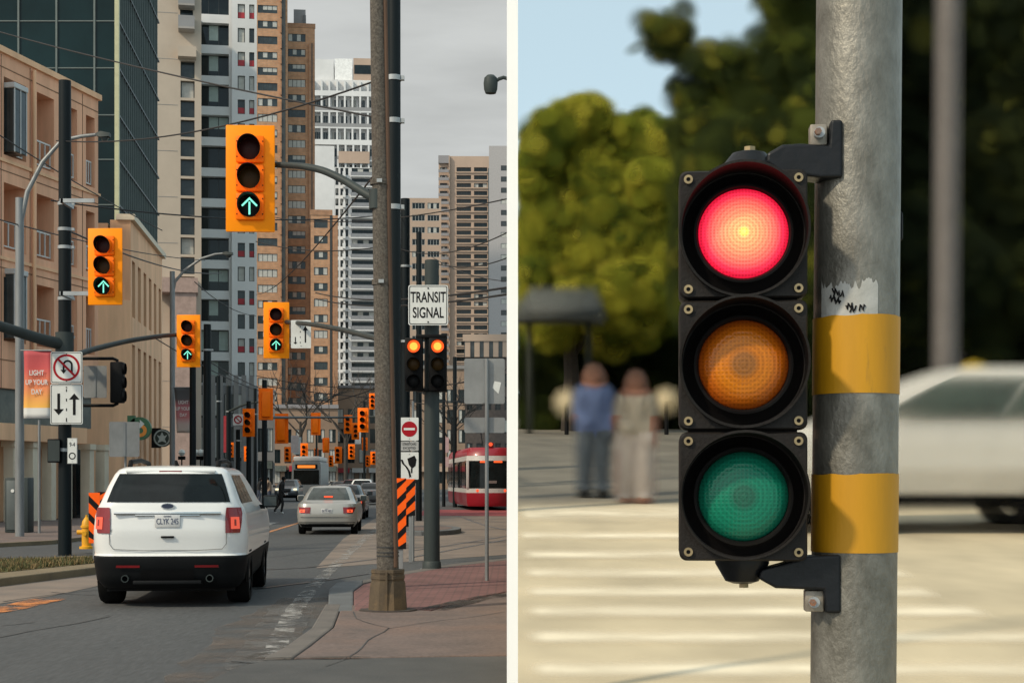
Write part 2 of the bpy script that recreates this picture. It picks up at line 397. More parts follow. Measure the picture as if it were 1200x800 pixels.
mb = MB(); mb.face([(x, y + .38, .096) for x, y in lw] + [(-13.5, 64, .096), (-19, 90, .096), (-45, 90, .096), (-45, 40, .096)], SIDEW)
kind(mb.build('pavement_far', smooth=False), 'structure')
flat('track_paving_left', [gp(-120, 730), gp(0, 707), gp(60, 698), gp(112, 687), gp(160, 668), gp(112, 668), gp(0, 682), gp(-120, 700)], .004, TRACKP, px=False)
ribbon('orange_lane_line', [gp(-60, 728), gp(0, 715), gp(62, 701)], .42, .009, worn('worn_orange_line', (.55, .20, .06), 2.5, .42, .6))
ribbon('orange_lane_line', [gp(306, 626), gp(342, 615), gp(380, 603)], .16, .009, WORNY)
ribbon('white_lane_line', [gp(318, 770), gp(345, 715), gp(367, 687), gp(400, 656), gp(437, 622), gp(462, 600), gp(478, 584)], .22, .009, worn('worn_line_paint', (.36, .35, .335), 3.2, .47, .62))
ribbon('worn_lane_patch', [gp(300, 785), gp(325, 740), gp(345, 708)], .55, .006, worn('faded_paint', (.17, .165, .16), 1.9, .42, .75))
ribbon('worn_lane_patch', [gp(250, 800), gp(290, 770), (-2.7, 16.5), gp(372, 700)], .9, .0055, worn('faded_mud', (.15, .12, .10), 1.1, .40, .75))
ribbon('white_lane_line', [gp(300, 618), gp(318, 612)], .5, .009, WORNW)
for pp in ([(-30, 752), (60, 735), (130, 722)], [(0, 705), (90, 693), (150, 688)], [(60, 694), (150, 700), (215, 702)],
           [(150, 705), (195, 706)], [(270, 775), (300, 777)], [(0, 733), (40, 729)], [(300, 655), (420, 640)], [(310, 642), (425, 632)]):
    ribbon('tar_seam', [gp(x, y) for x, y in pp], .028, .010, TARS, .10)
# dry grass on the median: one mass of blades
mb = MB()
gx0, gx1 = -14.5, -7.4
for i in range(5200):
    t = rng.random(); s_ = rng.random()
    a = Vector((mg[0][0], mg[0][1])).lerp(Vector(mg[1]), t * 2) if t < .5 else Vector(mg[1]).lerp(Vector(mg[2]), t * 2 - 1)
    b_ = Vector((mg[6][0], mg[6][1])).lerp(Vector(mg[5]), t * 2) if t < .5 else Vector(mg[5]).lerp(Vector(mg[3]), t * 2 - 1)
    p = a.lerp(b_, s_); h = rng.uniform(.03, .10); w = rng.uniform(.008, .02); an = rng.uniform(0, 6.28)
    dx, dy = math.cos(an) * w, math.sin(an) * w; lx, ly = rng.uniform(-.05, .05), rng.uniform(-.05, .05)
    mb.face([(p.x - dx, p.y - dy, .13), (p.x + dx, p.y + dy, .13), (p.x + lx, p.y + ly, .136 + h)], mat('grass_blade_green', (.075, .08, .025), .8) if rng.random() < .5 else mat('grass_blade_straw', (.17, .115, .045), .8))
g = mb.build('grass', smooth=False); kind(g, 'stuff'); g['label'] = 'short dry grass growing on the kerbed median'; g['category'] = 'grass'
# ---------------------------------------------------------------- buildings
WINS = {}
def window_mesh(w, h, style, nm=2, glass=GLASS, frame=FRAMED, blind=CURTAIN, split=True, d=.10):
    key = (round(w, 2), round(h, 2), style, nm, glass.name, frame.name, blind.name)
    if key in WINS: return WINS[key]
    mb = MB(); f = min(.07, w * .08)
    mb.box(-w / 2, w / 2, 0, .03, 0, h, glass)
    mb.box(-w / 2, -w / 2 + f, -.04, .0, 0, h, frame); mb.box(w / 2 - f, w / 2, -.04, .0, 0, h, frame)
    mb.box(-w / 2 + f, w / 2 - f, -.04, .0, 0, f, frame); mb.box(-w / 2 + f, w / 2 - f, -.04, .0, h - f, h, frame)
    for i in range(1, nm):
        x = -w / 2 + w * i / nm; mb.box(x - f * .4, x + f * .4, -.035, .0, f, h - f, frame)
    wr = random.Random(hash((style, nm)) & 255)
    if style:
        cuts = [(-w / 2 + f + (w - 2 * f) * i / nm, -w / 2 + f + (w - 2 * f) * (i + 1) / nm) for i in range(nm)]
        for i, (a, b) in enumerate(cuts):
            if style == 1 or (style == 2 and i % 2 == 0) or (style == 3 and i % 2 == 1) or (style == 4 and i):
                lo = {1: .05, 2: .1, 3: .3, 4: .45}[style] * h
                mb.box(a + f * .5, b - f * .5, -.012, -.002, max(lo, f), h - f, blind)
    o = mb.build('window', smooth=False); me = o.data; bpy.data.objects.remove(o)
    WINS[key] = me; return me
class Bldg:
    def __init__(s, name, label, cat, p0, group=None):
        s.o = thing(name, label, cat, (p0[0], p0[1], 0), 0, group); s.p0 = Vector((p0[0], p0[1], 0)); s.n = 0; s.extra = []
    def face(s, a, b, z0, z1, cols, rows, wm, depth=.22, thick=.4, styles=((0, 3), (1, 2), (2, 2), (3, 1), (4, 1)), win=dict(), back=None, name='wall', glassfrac=1.):
        """one visible wall from plan point a to b with real openings, and a window set in each"""
        a = Vector((a[0], a[1], 0)); b = Vector((b[0], b[1], 0)); d = b - a; W = d.length; th = math.atan2(d.y, d.x)
        xs = sorted(set([0, W] + [x for c in cols for x in c])); zs = sorted(set([z0, z1] + [z for r in rows for z in r]))
        mb = MB(); cs = set((round(c[0], 4), round(c[1], 4)) for c in cols); rs = set((round(r[0], 4), round(r[1], 4)) for r in rows)
        ops = []
        for i in range(len(xs) - 1):
            for j in range(len(zs) - 1):
                x0, x1, y0, y1 = xs[i], xs[i + 1], zs[j], zs[j + 1]
                if (round(x0, 4), round(x1, 4)) in cs and (round(y0, 4), round(y1, 4)) in rs:
                    ops.append((x0, x1, y0, y1))
                    for q in ([(x0, 0, y0), (x1, 0, y0), (x1, depth, y0), (x0, depth, y0)], [(x0, 0, y1), (x0, depth, y1), (x1, depth, y1), (x1, 0, y1)],
                              [(x0, 0, y0), (x0, depth, y0), (x0, depth, y1), (x0, 0, y1)], [(x1, 0, y0), (x1, 0, y1), (x1, depth, y1), (x1, depth, y0)]):
                        mb.face(q, wm)
                else: mb.face([(x0, 0, y0), (x1, 0, y0), (x1, 0, y1), (x0, 0, y1)], wm)
        mb.face([(0, depth + .06, z0), (0, depth + .06, z1), (W, depth + .06, z1), (W, depth + .06, z0)], back or DARKWALL)
        mb.face([(0, 0, z1), (W, 0, z1), (W, depth + .06, z1), (0, depth + .06, z1)], wm)
        mb.face([(0, 0, z0), (0, 0, z1), (0, depth + .06, z1), (0, depth + .06, z0)], wm); mb.face([(W, 0, z0), (W, depth + .06, z0), (W, depth + .06, z1), (W, 0, z1)], wm)
        bm = mb.bm; bmesh.ops.remove_doubles(bm, verts=bm.verts, dist=1e-4)
        me = bpy.data.meshes.new(name); bm.to_mesh(me); bm.free()
        for x in mb.mats: me.materials.append(x)
        s.wall = link(name, me, s.o, a - s.p0, th)
        pool = [k for k, n in styles for _ in range(n)]
        c, sn = math.cos(th), math.sin(th)
        if win is not None:
            for (x0, x1, y0, y1) in ops:
                me = window_mesh(x1 - x0, y1 - y0, rng.choice(pool), **win)
                xm = (x0 + x1) / 2; yy = depth - .05
                loc = Vector((xm * c - yy * sn, xm * sn + yy * c, y0)) + a - s.p0
                if s.n < 98: link('window', me, s.o, loc, th)
                else: s.extra.append((me, loc, th))
                s.n += 1
        return W, th
    def mass(s, pts, z1, m, rm=None, z0=0., name='building_body'):
        mb = MB(); mb.prism([(p[0] - s.p0.x, p[1] - s.p0.y) for p in pts], z0, z1, m); return mb.build(name, s.o, smooth=False)
    def part(s, name, mb, a=None, th=0., m=None, smooth=False):
        loc = Vector((a[0], a[1], 0)) - s.p0 if a is not None else (0, 0, 0)
        return mb.build(name, s.o, m, smooth=smooth, loc=loc, rot=th)
    def done(s):
        if s.extra:
            bm = bmesh.new(); mats = []
            for me, loc, th in s.extra:
                t = me.copy(); t.transform(Matrix.Translation(loc) @ Matrix.Rotation(th, 4, 'Z'))
                n0 = len(bm.faces); bm.from_mesh(t); bm.faces.ensure_lookup_table()
                for f in bm.faces[n0:]:
                    mt = me.materials[f.material_index]
                    if mt not in mats: mats.append(mt)
                    f.material_index = mats.index(mt)
                bpy.data.meshes.remove(t)
            me = bpy.data.meshes.new('window_rest'); bm.to_mesh(me); bm.free()
            for x in mats: me.materials.append(x)
            kind(link('window_rows', me, s.o), 'stuff')
        return s.o
def front(px0, px1, Y, swing=0.):
    """plan points of a front seen between two picture columns, square to the sight line of its inner edge (plus swing)"""
    k0, k1 = (px0 - CX) / F, (px1 - CX) / F
    th = -math.atan(k1) + swing; c, sn = math.cos(th), math.sin(th)
    a = Vector((k0 * Y, Y, 0)); W = (k1 * Y - a.x) / (c - k1 * sn)
    b = a + Vector((W * c, W * sn, 0)); n = Vector((-sn, c, 0)); return a, b, W, n
def grid(W, n, frac, off=0.):
    return [((i + .5 - frac / 2) * W / n + off, (i + .5 + frac / 2) * W / n + off) for i in range(n)]
def floors(z0, n, fh, h0, h1): return [(z0 + i * fh + h0, z0 + i * fh + h1) for i in range(n)]

# --- four-storey peach building at the left edge
YA, YB = 55., 62.
a = Vector((wx(0, YA), YA, 0)); b = Vector((wx(115, YB), YB, 0)); u = (b - a).normalized(); a2 = a - u * 9.; nrm = Vector((-u.y, u.x, 0))
B = Bldg('peach_building', 'four-storey peach stucco building with deep loggias and white railings behind the black pole', 'building', a2)
W = (b - a2).length; o0 = 9.
cols = [(o0 - 8.4, o0 - 5.6), (o0 - 4.8, o0 - 1.2), (o0 + .25, o0 + 1.75), (o0 + 2.5, o0 + 3.75), (o0 + 4.5, o0 + 5.5), (o0 + 6.2, o0 + 6.9)]
rows = [(6.6, 8.9), (9.9, 12.3), (13.3, 16.1)]
B.face(a2, b, 4.9, 16.9, cols, rows, PEACH, depth=1.1, back=PEACH, win=None, name='wall')
th = math.atan2(u.y, u.x)
for i, c in enumerate(cols):
    for j, r in enumerate(rows):
        w = c[1] - c[0]; wv = min(w * .62, 1.7)
        link('window', window_mesh(wv, (r[1] - r[0]) * .86, 3 if (i + j) % 2 else 4, 2, GLASS2, FRAMEW, CURTAIN), B.o, a2 - B.p0 + u * (c[0] + wv / 2 + .1) + nrm * 1.08 + Vector((0, 0, r[0] + .05)), th)
        mb = MB(); mb.box(.05, w - .05, 0, .05, 1.0, 1.06, RAILW); mb.box(.05, w - .05, 0, .05, .12, .17, RAILW)
        nb = max(3, int(w / .42))
        for k in range(nb + 1): xx = .05 + (w - .14) * k / nb; mb.box(xx, xx + .045, .005, .045, .17, 1.0, RAILW)
        mb.build('railing', B.o, smooth=False, loc=a2 - B.p0 + u * c[0] + nrm * .12 + Vector((0, 0, r[0])), rot=th)
mb = MB(); mb.box(-.05, W + .1, -.12, 1.3, 16.9, 17.12, PEACH2); mb.box(-.05, W + .1, -.06, .0, 13.02, 13.14, PEACH2); mb.box(-.05, W + .1, -.06, .0, 9.5, 9.62, PEACH2)
B.part('cornice', mb, a2, th)
mb = MB()
for z in (5.9, 9.2, 12.7, 16.4): mb.box(0, W, -.015, .0, z, z + .035, mat('dark_joint_line', (.22, .12, .07), .9))  # joints laid on as thin strips of darker colour
for x in (1.5, 5.4, 9.05, 11.0, 13.2, 14.9): mb.box(x, x + .03, -.013, .0, 4.9, 16.85, mat('dark_joint_line', (.22, .12, .07), .9))
B.part('render_joint', mb, a2, th)
mb = MB(); mb.cyl((11.15, -.1, 4.9), (11.15, -.1, 16.8), .07, n=10, m=PEACH2); B.part('downpipe', mb, a2, th)
for x, z in ((9.35, 13.4), (9.35, 6.7), (4.4, 9.95)):
    mb = MB(); mb.box(x, x + .85, -.35, .6, z, z + 2.3, GLASS2, bev=.04); mb.box(x - .05, x + .9, -.4, .5, z + 2.3, z + 2.5, FRAMEW, bev=.03)
    for q in (0, .4, .8): mb.box(x + q, x + q + .05, -.37, -.345, z, z + 2.3, FRAMEW)
    B.part('bay_window', mb, a2, th)
mb = MB(); mb.box(0, W - .3, .15, .5, 3.65, 4.9, STONEGREY); B.part('stone_band', mb, a2, th)
mb = MB(); mb.box(0, W * .86, -.75, .15, 3.0, 3.6, PEACH2); B.part('canopy', mb, a2, th)
mb = MB(); mb.box(0, W, .45, 1.3, 0, 3.0, PEACH2); B.part('ground_floor_wall', mb, a2, th)
for k, xx in enumerate([1.2, 4, 6.8, 8.9, 10.2, 11.5, 12.7, 14.4, 15.6]):
    mb = MB(); mb.box(xx, xx + .34, -.6, -.2, 0, 3.0, CREAM); mb.box(xx - .06, xx + .4, -.66, -.14, 2.78, 3.0, CREAM); B.part('pillar', mb, a2, th)
mb = MB(); mb.box(W - 1.45, W - .12, .36, .44, 0.05, 3.0, DARKWALL); mb.box(W - 1.45, W - .75, .32, .36, .1, 2.2, GLASS); B.part('doorway', mb, a2, th)
B.mass([a2 + nrm * 1.2, b + nrm * 1.2, b + nrm * 14, a2 + nrm * 14], 16.8, PEACH); B.done()

# --- peach arcade building
YC, YD = 66., 77.5
a = Vector((wx(101, 64.5), 64.5, 0)); b = Vector((wx(153, YC), YC, 0)); c = Vector((wx(190, YD), YD, 0))
B = Bldg('arcade_building', 'low peach building with a blank end wall and tall narrow slots beyond the four-storey one', 'building', a)
B.face(a, b, 0, wz(352, YC), [], [], PEACH2, win=None, name='wall')
W = (c - b).length
B.face(b, c, 0, wz(258, YC), grid(W, 6, .5), [(wz(548, YC) + .1, wz(402, YC)), (wz(375, YC) + .2, wz(303, YC))], PEACH2, depth=.8, win=dict(nm=1, glass=GLASS, frame=FRAMED), styles=((0, 1),))
u = (c - b).normalized(); n2 = Vector((-u.y, u.x, 0)); th = math.atan2(u.y, u.x)
mb = MB(); mb.box(-.1, W + .1, -.18, .6, wz(258, YC), wz(258, YC) + .25, CREAM); B.part('cornice', mb, b, th)
B.mass([a + Vector((0, .3, 0)), b + Vector((0, .3, 0)), b + n2 * .9 + u * .3, c + n2 * .9, c + n2 * 12, a + Vector((0, 9, 0))], wz(353, YC), PEACH2)
mb = MB(); mb.box(0, (c - b).length, .95, 6, 5, wz(262, YC), PEACH2); B.part('upper_body', mb, b, th); B.done()

# --- dark glass tower
YT = 100.
a = Vector((wx(-190, YT), YT, 0)); b = Vector((wx(137, YT), YT, 0)); c = Vector((wx(184.5, 121), 121, 0))
B = Bldg('glass_tower', 'dark teal glass tower with thin mullions rising behind the peach buildings', 'tower', a)
W1 = b.x - a.x; u = (c - b).normalized(); W2 = (c - b).length; th2 = math.atan2(u.y, u.x); HT = 46.
mb = MB(); mb.face([(0, 0, 0), (W1, 0, 0), (W1, 0, HT), (0, 0, HT)], TEAL); B.part('front_glazing', mb, a)
mb = MB(); mb.face([(0, 0, 0), (W2, 0, 0), (W2, 0, HT), (0, 0, HT)], TEALV); B.part('side_glazing', mb, b, th2)
mb = MB(); zt = [wz(y, YT) for y in (25, 80, 135, 187, 240, 293, 346, 399, 452, 505)] + [wz(-30, YT), wz(-85, YT)]
for x in (22, 66.5, 111, -22, -66, -110, -154): xx = wx(x, YT) - a.x; mb.box(xx - .06, xx + .06, -.1, -.0, 0, HT, MULL)
for z in zt: mb.box(0, W1, -.05, 0.0, z - .035, z + .035, MULL)
B.part('front_mullions', mb, a)
mb = MB()
for i in range(1, 22): xx = W2 * i / 22; mb.box(xx - .05, xx + .05, -.12, 0, 0, HT, MULL)
for z in zt: mb.box(0, W2, -.16, -.001, z - .06, z + .06, FRAMED)
B.part('side_mullions', mb, b, th2)
mb = MB(); mb.box(-.12, .16, -.14, .1, 0, HT, MULLB); B.part('corner_post', mb, b)
B.mass([a + Vector((0, .3, 0)), b + Vector((-.1, .3, 0)), c + Vector((-.4, .1, 0)), Vector((a.x, c.y, 0))], HT, DARKWALL, name='core'); B.done()

# --- pale concrete slab with a glazed strip and stacked balconies
Y = 150.
a, b, W, n = front(182, 236, Y)
B = Bldg('concrete_tower', 'tall plain beige concrete slab with a glazed stair strip between glass tower and condominium', 'tower', a)
th = math.atan2(b.y - a.y, b.x - a.x); s_ = W / 54.
B.face(a, b, 0, 50, [(s_ * 29.5, s_ * 46)], [(wz(y + 20, Y), wz(y, Y)) for y in range(70, 560, 23)], CONC, depth=.5, win=dict(nm=1, glass=GLASS2, frame=FRAMED), styles=((0, 5), (1, 1)))
mb = MB(); mb.box(s_ * 26.5, s_ * 48, -1.2, 0, wz(68, Y), wz(56, Y), CONC); B.part('stair_cap', mb, a, th)
for y in range(-20, 56, 27):
    mb = MB(); mb.box(s_ * 27, s_ * 46, -1.4, 0, wz(y, Y) - .18, wz(y, Y), CONCG); mb.box(s_ * 27, s_ * 46, -1.4, -1.33, wz(y, Y), wz(y, Y) + 1.1, GREYP); mb.box(s_ * 45.3, s_ * 46, -1.33, 0, wz(y, Y), wz(y, Y) + 1.1, GREYP)
    mb.box(s_ * 29, s_ * 44, -.05, 0.0, wz(y, Y) + .05, wz(y, Y) + 2, GLASS); B.part('balcony', mb, a, th)
for y in range(-40, 560, 54): mb = MB(); mb.box(0.03, s_ * 26, -.02, 0, wz(y, Y) - .03, wz(y, Y) + .03, CONCG); B.part('joint', mb, a, th)
mb = MB(); mb.box(s_ * .5, s_ * 50, -2.4, 0, wz(345, Y), wz(328, Y), mat('pinkish_podium', (.42, .30, .26), .85)); mb.box(s_ * 20, s_ * 48, -2.2, 0, 0, wz(345, Y), mat('pinkish_podium', (.42, .30, .26), .85)); B.part('podium', mb, a, th)
B.mass([a + n * .7, b + n * .7, b + n * 16, a + n * 16], 50, CONC); B.done()

# --- condominium with big dark windows, and its white bay with red panels
Y = 162.
a, b, W, n = front(229, 301, Y)
B = Bldg('condominium_tower', 'white-banded condominium tower with big dark windows and a strip of red panels', 'tower', a)
th = math.atan2(b.y - a.y, b.x - a.x); s_ = W / 72.; fh = 36. * Y / F
rows = [(wz(y + 26, Y), wz(y, Y)) for y in range(-46, 560, 36)]
B.face(a, b, 0, 58, [(s_ * 3, s_ * 39)], rows, WHITEP, depth=.9, win=dict(nm=3, glass=GLASS, frame=FRAMED, blind=SEAGLASS), styles=((0, 2), (3, 2), (4, 2), (2, 1)))
R2 = [(wz(y + 17, Y), wz(y, Y)) for y in range(-52, 520, 28)]
nb = a + (b - a) * (42.5 / 72)
B.face(nb - n * .5, b - n * .5, 0, 58, [(s_ * 7, s_ * 15.5), (s_ * 20.5, s_ * 26.5)], R2, WHITEP, depth=.3, win=dict(nm=1, glass=GLASS2, frame=FRAMED), styles=((0, 1), (1, 1)), name='bay_wall')
for i, (z0, z1) in enumerate(R2):
    if i % 2 == 0:
        for q in ((7.6, 15), (21, 26)):
            mb = MB(); mb.box(s_ * q[0], s_ * q[1], -.32, -.27, z0 + .1, z0 + .7, REDP); B.part('red_panel', mb, nb, th)
mb = MB(); mb.box(-.1, W + .1, -1.3, -.55, 0, wz(452, Y), GREYP)
for x in range(0, 8): mb.box(W * x / 8, W * x / 8 + .5, -1.5, -1.3, 0, wz(440, Y), SHOPGREY)
B.part('podium_front', mb, a, th)
for k, (x0, x1, y0, y1) in enumerate([(6, 30, 462, 490), (34, 58, 462, 490), (6, 30, 500, 540), (34, 58, 500, 540)]):
    link('window', window_mesh(s_ * 24, (y1 - y0) * Y / F, 2, 3), B.o, Vector((math.cos(th) * s_ * (x0 + 12) + math.sin(th) * 1.36, math.sin(th) * s_ * (x0 + 12) - math.cos(th) * 1.36, wz(y1, Y))), th)
B.mass([a + n * 1.1, b + n * 1.1, b + n * 18, a + n * 18], 58, WHITEP); B.done()

# --- brown brick towers
Y = 282.
a, b, W, n = front(299, 337, Y)
B = Bldg('brick_tower', 'tallest brown brick tower rising out of the picture beside the white-banded condominium', 'tower', a)
fh = 18.2 * Y / F; s_ = W / 38.
B.face(a, b, 0, 96, [(s_ * 3, s_ * 26)], floors(1.0, 33, fh, .75, 2.2), BRICK, win=dict(nm=4, glass=GLASS2, frame=FRAMED), styles=((0, 1), (2, 2), (3, 2), (1, 2), (4, 1)))
th = math.atan2(b.y - a.y, b.x - a.x)
mb = MB(); mb.box(s_ * 31, s_ * 35.5, -.3, .0, 0, 96.2, FRAMED); B.part('dark_shaft', mb, a, th)
for i in range(33): mb = MB(); mb.box(s_ * 29.5, s_ * 31, -.5, 0, 1 + i * fh, 1 + i * fh + 1.6, BRICK2); B.part('balcony', mb, a, th)
B.mass([a + n * .4, b + n * .4, b + n * 16, a + n * 16], 96, BRICK); B.done()
Y = 289.
a, b, W, n = front(335, 369, Y); zt = wz(32, Y); s_ = W / 34
B = Bldg('brick_tower', 'brown brick tower with a grey rooftop plant box, second of the brick towers', 'tower', a)
B.face(a, b, 0, zt, [(s_ * 2.5, s_ * 23)], floors(.6, int(zt / fh), fh, .75, 2.2), BRICK, win=dict(nm=4, glass=GLASS2, frame=FRAMED), styles=((0, 1), (2, 2), (3, 2), (1, 2), (4, 1)))
th = math.atan2(b.y - a.y, b.x - a.x)
mb = MB(); mb.box(s_ * 27, s_ * 34, -.5, .0, 0, zt - 3, BRICK2); mb.box(s_ * 30, s_ * 31.2, -.56, -.5, 0, zt - 3, FRAMED); B.part('pilaster', mb, a, th)
mb = MB(); mb.box(s_ * 9, s_ * 23, 1.5, 6, zt, zt + 24 * Y / F, GREYP); mb.box(s_ * 20, s_ * 23.5, 1.2, 6, zt, zt + 17 * Y / F, mat('rooftop_grey', (.12, .125, .13))); B.part('rooftop_plant', mb, a, th)
mb = MB(); mb.box(-.1, W + .1, -.1, .5, zt, zt + .8, BRICK2); B.part('parapet', mb, a, th)
B.mass([a + n * .4, b + n * .4, b + n * 16, a + n * 16], zt - .02, BRICK); B.done()
Y = 278.
a, b, W, n = front(364, 396, Y); zt = wz(252, Y); s_ = W / 32
B = Bldg('brick_tower', 'lowest of the brown brick towers, its flat top in front of the white balconied tower', 'tower', a)
B.face(a, b, 0, zt, [(s_ * 4, s_ * 20)], floors(.8, int(zt / fh), fh, .75, 2.2), BRICK, win=dict(nm=3, glass=GLASS2, frame=FRAMED), styles=((0, 1), (2, 2), (3, 2), (1, 2)))
th = math.atan2(b.y - a.y, b.x - a.x)
mb = MB(); mb.box(s_ * 22.5, s_ * 25.5, -.05, -.0, 0, zt, FRAMED); mb.box(s_ * 27, s_ * 32, -.6, 0, 0, zt - 1, BRICK2); B.part('shaft', mb, a, th)
mb = MB(); mb.box(-.1, W * .8, -.1, .5, zt, zt + 1., BRICK2); B.part('parapet', mb, a, th)
B.mass([a + n * .4, b + n * .4, b + n * 16, a + n * 16], zt - .02, BRICK); B.done()

# --- white balconied towers
Y = 420.
a, b, W, n = front(367, 441, Y); s_ = W / 74; fh = 19. * Y / F
B = Bldg('white_stepped_tower', 'broad white tower with a stepped top and long pale balconies', 'tower', a)
th = math.atan2(b.y - a.y, b.x - a.x); zt = wz(93, Y)
B.face(a, b, 0, zt, grid(W * .98, 7, .74), floors(zt - 25 * fh, 24, fh, 1.1, 3.4), WHITEP, win=dict(nm=3, glass=GLASS2, frame=FRAMEW), styles=((0, 3), (2, 1), (3, 1)))
for i in range(22):
    z = zt - (i + 1) * fh
    mb = MB(); x0, x1 = (0, 74) if i < 4 else (28, 74)
    mb.box(s_ * x0, s_ * x1, -1.8, 0, z - .4, z, WHITEP); mb.box(s_ * x0, s_ * x1, -1.8, -1.7, z, z + 1.0, GREYP if i % 3 else WHITEP)
    for q in range(x0, x1, 9): mb.box(s_ * q, s_ * q + .5, -1.75, 0, z, z + fh - .4, WHITEP)
    B.part('balcony', mb, a, th)
mb = MB(); mb.box(0, s_ * 25, -2.2, 0, zt - 25 * fh, zt - 4.2 * fh, WHITEP); B.part('blank_wall', mb, a, th)
mb = MB(); mb.box(s_ * 2, s_ * 24, 1, 12, zt, wz(68, Y), WHITEP); mb.box(s_ * 25, s_ * 46, 1, 12, zt, wz(67, Y), mat('bright_white', (.78, .78, .77), .6)); mb.box(s_ * 47, s_ * 74, 1, 12, zt, wz(66, Y), HOTEL)
mb.box(s_ * 48, s_ * 74, .9, 1, zt + 2, wz(74, Y), GLASS); B.part('penthouse', mb, a, th)
for k in range(3):
    z = zt - (5 + 2.2 * k) * fh; mb = MB(); mb.box(s_ * 30, s_ * 66, -2.1, -1.8, z - 1, z + 2.2, HOTEL if k == 0 else WHITEP); B.part('balcony_parapet', mb, a, th)
B.mass([a + n * .4, b + n * .4, b + n * 20, a + n * 20], zt - .02, WHITEP); B.done()
Y = 380.
a, b, W, n = front(392, 440, Y); s_ = W / 48; fh = 12. * Y / F; zt = wz(196, Y)
B = Bldg('white_balcony_tower', 'grey and white tower covered in stacked balconies behind the concrete pole', 'tower', a)
th = math.atan2(b.y - a.y, b.x - a.x)
B.face(a, b, 0, zt, grid(W * .36, 3, .62) + [(W * .42, W * .98)], floors(.5, int(zt / fh), fh, .5, 2.2), WHITEP, win=dict(nm=4, glass=GLASS, frame=FRAMED), styles=((0, 4), (2, 1), (3, 1)))
for i in range(int(zt / fh)):
    z = .5 + i * fh; mb = MB(); mb.box(W * .40, W, -1.5, 0, z - .15, z + .12, WHITEP); mb.box(W * .40, W, -1.5, -1.42, z + .12, z + 1.05, mat('balcony_glass_grey', (.22, .225, .24), .3)); 
    mb.box(W * .2, W * .27, -1.1, 0, z - .1, z + 1.2, WHITEP); B.part('balcony', mb, a, th)
B.mass([a + n * .4, b + n * .4, b + n * 20, a + n * 20], zt - .02, WHITEP); B.done()

# --- towers right of the concrete pole
Y = 330.
a, b, W, n = front(472, 517, Y); zt = wz(232, Y); s_ = W / 45
B = Bldg('low_beige_block', 'beige block with wide dark ribbon windows just right of the black poles', 'building', a)
B.face(a, b, 0, zt, [(s_ * 11, s_ * 26), (s_ * 29, s_ * 43)], floors(zt - 26 * 2.6, 26, 2.6, .3, 1.6), HOTEL, win=dict(nm=4, glass=GLASS, frame=FRAMEW), styles=((0, 4), (2, 1)))
B.mass([a + n * .4, b + n * .4, b + n * 14, a + n * 14], zt - .02, HOTEL); B.done()
Y = 500.
a, b, W, n = front(514, 576, Y); zt = wz(183, Y); s_ = W / 62; fh = 9.25 * Y / F * 1.0
B = Bldg('beige_hotel_tower', 'tall beige tower with paired rows of dark windows on the right of the street', 'tower', a)
th = math.atan2(b.y - a.y, b.x - a.x)
B.face(a, b, 0, zt, [(s_ * 1.5, s_ * 10), (s_ * 21, s_ * 38), (s_ * 41.5, s_ * 57)], floors(zt - 40 * fh - 3, 40, fh, .55, 1.95), HOTEL, depth=.5, win=dict(nm=3, glass=GLASS, frame=FRAMED), styles=((0, 6), (2, 1), (3, 1)))
mb = MB(); mb.box(s_ * -.2, s_ * 12, -1.2, -.02, zt - 2.5, zt, HOTELG); mb.box(s_ * 12, s_ * 13, -1.2, 0, 0, zt, HOTEL); mb.box(s_ * 58, s_ * 62, -.5, 0, 0, zt - 4, mat('blue_grey_strip', (.07, .09, .095), .5)); B.part('fin', mb, a, th)
for i in range(40):
    z = zt - 40 * fh - 3 + i * fh; mb = MB(); mb.box(0, s_ * 12, -1.6, -1.2, z, z + .9, HOTELG); mb.box(s_ * 20, s_ * 58, -.4, 0, z + .1, z + .5, HOTEL); B.part('floor_band', mb, a, th)
B.mass([a + n * .6, b + n * .6, b + n * 22, a + n * 22], zt - .02, HOTEL); B.done()
Y = 470.
a, b, W, n = front(573, 600, Y); zt = wz(171, Y); s_ = W / 27
B = Bldg('grey_slab_tower', 'plain pale grey slab tower beside the white divider post', 'tower', a)
B.face(a, b, 0, zt, [(s_ * 14, s_ * 24)], floors(zt - 36 * 3.4 - 5, 36, 3.4, .8, 2.4), mat('pale_grey_slab', (.36, .34, .34), .85, var=.1), win=dict(nm=2, glass=GLASS2, frame=FRAMED), styles=((0, 2), (1, 1)))
B.mass([a + n * .4, b + n * .4, b + n * 14, a + n * 14], zt - .02, mat('pale_grey_slab', (.36, .34, .34), .85)); B.done()
Y = 205.
a, b, W, n = front(545, 600, Y); zt = wz(392, Y); s_ = W / 55
B = Bldg('dark_corner_building', 'low dark building with a pale stone parapet behind the tram', 'building', a)
th = math.atan2(b.y - a.y, b.x - a.x)
B.face(a, b, 0, zt - 3, grid(W, 5, .6), floors(1, 5, 3.1, .6, 2.4), mat('dark_brown_wall', (.075, .06, .055), .8, var=.3), win=dict(nm=2, glass=GLASS, frame=FRAMED), styles=((0, 4), (2, 1)))
mb = MB(); mb.box(-.3, W, -.5, 1, zt - .9, zt, HOTEL); mb.box(-.1, W, -.2, 1, zt - 3, zt - .9, GLASS2)
for k in range(5): mb.box(W * k / 5, W * k / 5 + .7, -.35, 0, zt - 3, zt - .9, HOTEL)
B.part('parapet', mb, a, th)
B.mass([a + n * .4, b + n * .4, b + n * 14, a + n * 14], zt - .02, DARKWALL); B.done()

